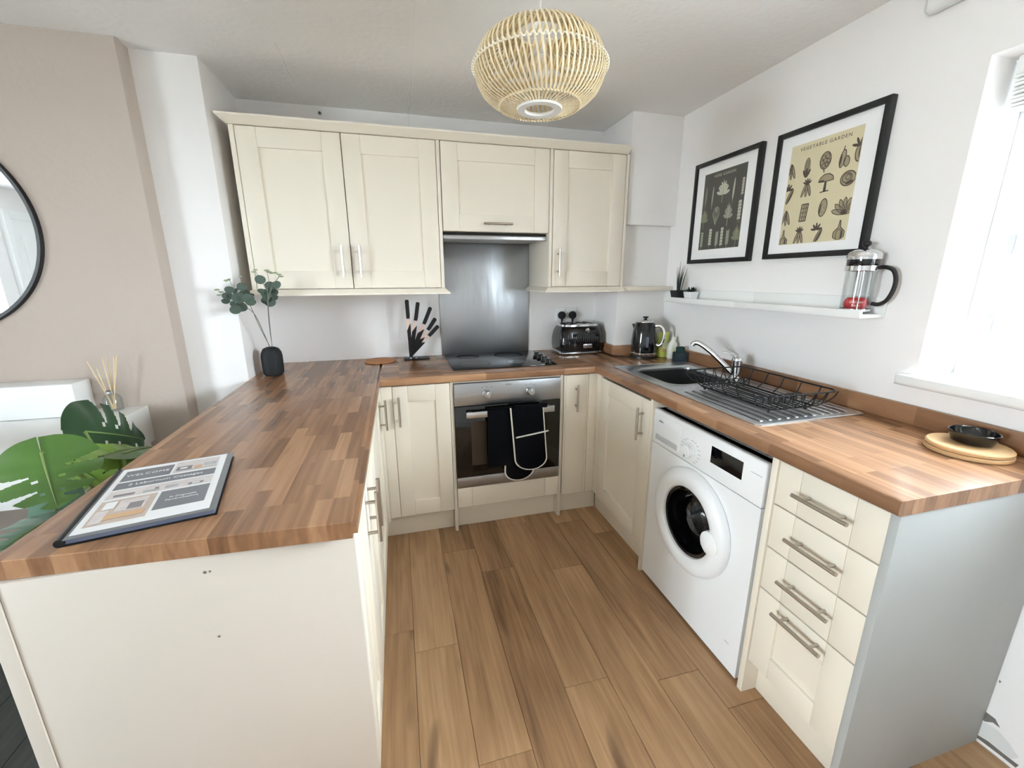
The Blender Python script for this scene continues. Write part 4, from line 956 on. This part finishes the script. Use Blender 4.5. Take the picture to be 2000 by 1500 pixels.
for k, p in enumerate(([vp(478, 597), vp(452, 585), vp(430, 572)], [vp(470, 590), vp(455, 560), vp(447, 546)], [vp(508, 545), vp(499, 530)], [vp(522, 570), vp(525, 545), vp(521, 530)])): B().tube(p, .001, 5).obj('stem', 'twig', spr[k//2])
def round_leaf(c, r, nrm, t, m='eucalyptus', asp=.85):
    nrm = Vector(nrm).normalized(); ux = nrm.cross(Vector((0, 0, 1))); ux = ux.normalized() if ux.length > .1 else Vector((1, 0, 0)); uy = nrm.cross(ux)
    b = B(); cv = b.bm.verts.new(c - nrm*r*.18); ring = [b.bm.verts.new(c+ux*r*math.cos(a)+uy*r*asp*math.sin(a)+nrm*(.10*r*math.cos(2*a))) for a in [2*PI*k/14 for k in range(14)]]
    for k in range(14): b.bm.faces.new((cv, ring[k], ring[(k+1) % 14]))
    b.obj('leaf', m, t, 80)
rr = random.Random(3)
for u, v, r in ((466, 582, 13), (470, 600, 13), (460, 605, 11), (485, 583, 12), (478, 574, 11), (490, 590, 10), (444, 578, 10), (448, 566, 9), (460, 568, 8), (441, 588, 8), (472, 560, 10), (488, 578, 9), (456, 595, 9),
                (508, 546, 11), (526, 558, 11), (540, 556, 10), (520, 575, 11), (532, 580, 11), (515, 570, 9), (527, 590, 12), (537, 572, 9), (518, 588, 9), (530, 567, 10), (522, 583, 10), (510, 568, 7)):
    dy = rr.uniform(-.03, .03); c = vp(u, v, VL+dy); round_leaf(c, r*.0022, (rr.uniform(-.8, .8), -1, rr.uniform(-.5, .9)), spr[u > 495])
for u, v in ((424, 566), (428, 576), (432, 570), (447, 546), (441, 548), (470, 540), (499, 527), (496, 531), (521, 528), (525, 531), (530, 533), (545, 536), (549, 540), (537, 533)):
    c = vp(u, v, VL+rr.uniform(-.02, .02)); round_leaf(c, .012, (rr.uniform(-.8, .8), -1, rr.uniform(-.4, .8)), spr[u > 490], 'eucalyptus_pale', .4)

# ------------------------------------------------------------------ welcome folder
ang = math.radians(12.5); FW, FH = .247, .335
bl = Vector((-.182, -1.822, H)); er = Vector((math.cos(ang), math.sin(ang), 0)); eu = Vector((-math.sin(ang), math.cos(ang), 0)); ez = Vector((0, 0, 1))
t = thing('welcome_folder', 'grey display folder with a printed welcome page lying on the peninsula', 'folder', bl)
def fp(u, v, z=0): return bl+er*(u*FW)+eu*(v*FH)+ez*z
def slab(name, u0, u1, v0, v1, z0, z1, m, parent, bev=0):
    b = B(); b.prism([fp(u0, v0, z0), fp(u1, v0, z0), fp(u1, v1, z0), fp(u0, v1, z0)], (0, 0, z1-z0))
    if bev: bmesh.ops.bevel(b.bm, geom=b.bm.edges[:], offset=bev, segments=2, affect='EDGES')
    return b.obj(name, m, parent)
slab('back_cover', 0, 1, 0, 1, .0003, .0025, 'black_satin', t, .0006)
slab('sleeves', .02, .985, .012, .99, .0026, .0125, 'blue_grey', t, .001)
b = B(); b.tube([fp(.012, .0, .0085), fp(.012, 1.0, .0085)], .0082, 12); b.obj('spine', 'black_satin', t)
cv = slab('front_cover', .03, 1, 0, 1, .0127, .0142, 'clear_sleeve', t, .0004)
pg = slab('page', .055, .945, .035, .985, .0143, .0148, 'paper', t)
Z = .0149
def pr(name, u0, u1, v0, v1, m, z=Z): return slab(name, u0, u1, v0, v1, z, z+.0002, m, pg)
pr('title_block', .10, .49, .74, .93, 'sheet_grey'); pr('name_block', .10, .885, .60, .715, 'sheet_grey'); pr('address_block', .515, .885, .16, .43, 'sheet_grey')
pr('photograph', .51, .885, .74, .95, 'photo_pale'); pr('photograph', .10, .885, .455, .58, 'photo_pale'); pr('photograph', .10, .49, .10, .43, 'photo_warm')
Z2 = Z+.0003
for i_, (u0, u1, v0, v1, m) in enumerate(((.53, .66, .78, .85, 'photo_dark'), (.56, .62, .80, .83, 'paper'), (.68, .75, .77, .83, 'label_orange'), (.76, .87, .80, .86, 'photo_grey'), (.54, .88, .755, .775, 'photo_grey'),
                          (.15, .30, .475, .51, 'photo_dark'), (.36, .48, .47, .50, 'photo_grey'), (.44, .47, .50, .53, 'photo_dark'), (.52, .62, .475, .52, 'photo_grey'), (.70, .82, .47, .50, 'photo_dark'), (.73, .79, .478, .495, 'paper'),
                          (.14, .22, .30, .40, 'paper'), (.24, .44, .24, .40, 'photo_pale'), (.32, .42, .25, .34, 'photo_dark'), (.16, .46, .15, .21, 'label_orange'), (.12, .20, .12, .28, 'photo_pale'))):
    pr('printed_shape', u0, u1, v0, v1, m, Z2+i_*.00004)
def ft(s, u, v, size, **k): text(s, size, fp(u, v, Z+.0005), er, eu, 'paper', pg, ext=.0001, **k)
ft('WELCOME', .295, .835, .0165, spacing=1.1); ft('2 Laburnum Cottages', .49, .66, .0165); ft('St Dogmaels', .70, .315, .0098); ft('Pembrokeshire', .70, .275, .0098)

# ------------------------------------------------------------------ pendant lamp
LC = Vector((.93, -1.275, 2.026))
t = thing('pendant_lamp', 'round bamboo slat pendant lamp hanging in the middle of the kitchen', 'lamp', (LC.x, LC.y, HC))
PROF = [(.072, .098), (.11, .096), (.15, .082), (.18, .058), (.197, .026), (.2015, 0), (.197, -.03), (.18, -.062), (.155, -.084), (.126, -.097)]
def shade_pt(s):
    x = s*(len(PROF)-1); i = min(int(x), len(PROF)-2); q = x-i
    return PROF[i][0]*(1-q)+PROF[i+1][0]*q, PROF[i][1]*(1-q)+PROF[i+1][1]*q
def rib_mesh(tw, sc, w):
    b = B(); n = 22; V = []
    for k in range(n+1):
        s = k/n; r, z = shade_pt(s); r *= sc; a = tw*(s-.5); h = w/2
        c = Vector((r*math.cos(a), r*math.sin(a), z*sc)); tg = Vector((-math.sin(a), math.cos(a), 0)); nr = Vector((math.cos(a), math.sin(a), .35*z/.1)).normalized()*.0009
        V.append([b.bm.verts.new(c+q) for q in (tg*h+nr, -tg*h+nr, -tg*h-nr, tg*h-nr)])
    for A, C in zip(V, V[1:]):
        for k in range(4): b.bm.faces.new((A[k], A[(k+1) % 4], C[(k+1) % 4], C[k]))
    b.bm.faces.new(V[0]); b.bm.faces.new(V[-1][::-1]); return b.mesh('slat')
def spin(me, m, n, off, name, z=0):
    me.materials.append(MATS[m])
    for k in range(n):
        o = bpy.data.objects.new(name, me); COL.objects.link(o); o.location = LC; o.rotation_euler = (0, 0, 2*PI*(k+off)/n); attach(o, t)
spin(rib_mesh(.30, 1.0, .0058), 'bamboo', 70, 0, 'slat'); spin(rib_mesh(-.34, .965, .0052), 'bamboo_dark', 70, .5, 'slat')
b = B(); b.tube([(.124, 0, -.0975), (.070, 0, -.105)], .0026, 5, flat=.5); spin(b.mesh('spoke'), 'bamboo', 56, 0, 'spoke')
def ring(r, z, w, name, m='bamboo', rope=0):
    n = 456 if rope else 64; pts = []
    for k in range(n):
        a = 2*PI*k/n; q = rope*math.sin(a*76); p = rope*math.cos(a*76); pts.append(LC+Vector(((r+q)*math.cos(a), (r+q)*math.sin(a), z+p)))
    B().tube(pts, w, 6, closed=True).obj(name, m, t)
ring(.205, .002, .0026, 'binding_ring', 'bamboo_pale', rope=.0042); ring(.127, -.099, .0024, 'lower_ring', rope=.0018); ring(.073, .099, .003, 'top_ring')
B().lathe([(.046, -.101), (.070, -.101), (.072, -.105), (.070, -.111), (.046, -.111), (.044, -.106)], LC, 56, closed=True).obj('bottom_ring', 'white_satin', t)
for k in range(3):
    a = k*2*PI/3+.3; B().tube([LC+Vector((.073*math.cos(a), .073*math.sin(a), .099)), LC+Vector((.018*math.cos(a), .018*math.sin(a), .088))], .0018, 6).obj('carrier_wire', 'white_satin', t)
B().lathe([(.006, .135), (.014, .13), (.019, .12), (.019, .075), (.022, .07), (.022, .045), (.018, .04), (0, .04)], LC, 24).obj('lamp_holder', 'white_satin', t)
B().lathe([(.012, .042), (.014, .03), (.026, .005), (.030, -.015), (.024, -.036), (.012, -.045), (0, -.047)], LC, 24).obj('bulb', 'bulb', t)
B().cyl(LC+Vector((0, 0, .13)), (LC.x, LC.y, HC-.02), .003, n=8).obj('cord', 'white_satin', t)
B().lathe([(.045, HC-LC.z-.0006), (.045, HC-LC.z-.012), (.02, HC-LC.z-.03), (0, HC-LC.z-.03)], LC, 28).obj('ceiling_rose', 'white_satin', t)

# ------------------------------------------------------------------ living-area side: mirror, console, diffuser, plant
YT = -.5088; MC = Vector((-1.29, YT, 1.60)); MR = .400
t = thing('round_mirror', 'large round mirror with thin black frame on the tan wall', 'mirror', MC)
B().lathe([(0, -.010), (MR-.010, -.010), (MR-.010, -.001), (0, -.001)], MC, 96, 'y').obj('mirror_glass', 'mirror', t)
B().lathe([(MR-.012, -.0012), (MR-.012, -.016), (MR, -.018), (MR+.004, -.012), (MR+.004, -.0012)], MC, 96, 'y', closed=True).obj('frame', 'black_satin', t)
t = thing('console_table', 'white console table against the tan wall beyond the peninsula', 'table', (-1.25, -.81, 0))
B().box(-1.95, -.665, -1.11, YT-.002, .683, .851, .004).obj('table_top', 'white_gloss', t)
B().box(-1.95, -.855, -.622, YT-.002, .8515, .989, .004).obj('rear_shelf', 'white_satin', t)
for x in (-1.93, -.705):
    for y in (-1.09, -.56): B().box(x, x+.035, y-.018, y+.018, 0, .6825, .002).obj('leg', 'white_satin', t)
DX, DY = -.762, -.565
t = thing('reed_diffuser', 'glass reed diffuser with pale sticks on the console', 'diffuser', (DX, DY, .8515))
B().lathe([(0, .0003), (.03, .0003), (.033, .004), (.033, .05), (.026, .066), (.013, .074), (.013, .086), (.011, .086), (.011, .073), (.024, .064), (.031, .05), (.031, .006), (0, .005)], (DX, DY, .8515), 32).obj('bottle', 'jug_glass', t)
B().lathe([(.0135, .076), (.0155, .077), (.0155, .086), (.0135, .088)], (DX, DY, .8515), 24, closed=True).obj('neck_ring', 'steel', t)
for k, (u, v) in enumerate(((170, 706), (199, 700), (209, 697), (222, 696), (228, 694), (189, 720))):
    top = px(u, v, 'y', DY+.012*(k % 3-1)); B().tube([(DX+.006*math.sin(k), DY, .8575), top], .0022, 6).obj('reed', 'reed', t)

# monstera
t = thing('monstera', 'potted monstera with large split green leaves beside the peninsula', 'plant', (-.495, -1.08, 0))
B().lathe([(0, .0003), (.095, .0003), (.10, .01), (.125, .40), (.128, .44), (.121, .445), (.115, .42), (0, .415)], (-.495, -1.08, 0), 40).obj('pot', 'black_matt', t)
B().lathe([(0, .422), (.111, .419), (.113, .416)], (-.495, -1.08, 0), 24).obj('soil', 'soil', t)
def big_leaf(base, tip, width, nrm, m, notches=(.38, .58, .77), holes=(), droop=.12, cup=.18):
    base, tip, nrm = Vector(base), Vector(tip), Vector(nrm); yv = tip-base; L = yv.length; yv.normalize()
    nrm = (nrm-yv*nrm.dot(yv)).normalized(); xv = yv.cross(nrm); NS, NR = 96, 16; b = B()
    for sd in (1, -1):
        G = {}
        for i in range(NS+1):
            s = i/NS; w = width/2*(math.sin(PI*min(1, s**.62))**.75)*(1 if s < .98 else .6)+.001
            for j in range(NR+1):
                r = j/NR; x = sd*w*r; y = s*L - .30*L*r*r*max(0, 1-s*1.6)**1.4 + .10*L*r*s*(1-s)*2
                z = -cup*abs(x)*abs(x)/(width/2) - droop*L*s*s + .012*math.sin(9*s*PI+sd)*r*width
                G[i, j] = b.bm.verts.new(base+xv*x+yv*y+nrm*z)
        for i in range(NS):
            s = (i+.5)/NS
            for j in range(NR):
                r = (j+.5)/NR
                if any(abs(s-q-.05*(1-r)*0-.03*sd) < .046*(.25+1.4*(r-.3)) and r > .3 for q in notches): continue
                if any(abs(s-q) < .022 and .18 < r < .34 for q in holes): continue
                b.bm.faces.new((G[i, j], G[i+1, j], G[i+1, j+1], G[i, j+1]))
    bmesh.ops.remove_doubles(b.bm, verts=b.bm.verts[:], dist=.0002)
    lf = b.obj('leaf', m, t, 80)
    B().tube([base+yv*(L*q)+nrm*(-droop*L*q*q+.001) for q in (0, .25, .5, .75, .97)], [.0035, .003, .0025, .0018, .0008], 6).obj('midrib', 'stem_green', lf)
    c0 = Vector((-.495, -1.08, .42)); mid = c0.lerp(base, .55)+Vector((0, 0, .10))
    B().tube(crv([c0, c0.lerp(mid, .5)+Vector((0, 0, .04)), mid, base.lerp(mid, .3), base]), .0058, 8).obj('petiole', 'stem_green', t)
def lx(u, v, x): return px(u, v, 'x', x)
big_leaf(lx(165, 843, -.60), lx(292, 852, -.50), .30, (.35, -.75, .75), 'leaf_dark', holes=(.3, .5))
big_leaf(lx(80, 884, -.56), lx(108, 990, -.50), .235, (.25, -.75, .75), 'leaf_light', notches=(.34, .6, .82), holes=(.47, .7))
big_leaf(lx(192, 893, -.52), lx(282, 868, -.48), .12, (.2, -.8, .6), 'leaf_olive', notches=())
big_leaf(lx(240, 886, -.46), lx(322, 860, -.45), .08, (.2, -.6, .8), 'leaf_light', notches=(.5,))
big_leaf(lx(140, 905, -.60), lx(205, 948, -.50), .20, (.3, -.8, .5), 'leaf_olive', notches=(.5, .7))
big_leaf(lx(130, 1000, -.52), lx(0, 1055, -.50), .16, (.2, -.5, .9), 'leaf_blue', notches=(.5, .72))
big_leaf(lx(112, 960, -.58), lx(100, 1045, -.52), .12, (.3, -.8, .5), 'leaf_blue', notches=(.6,))
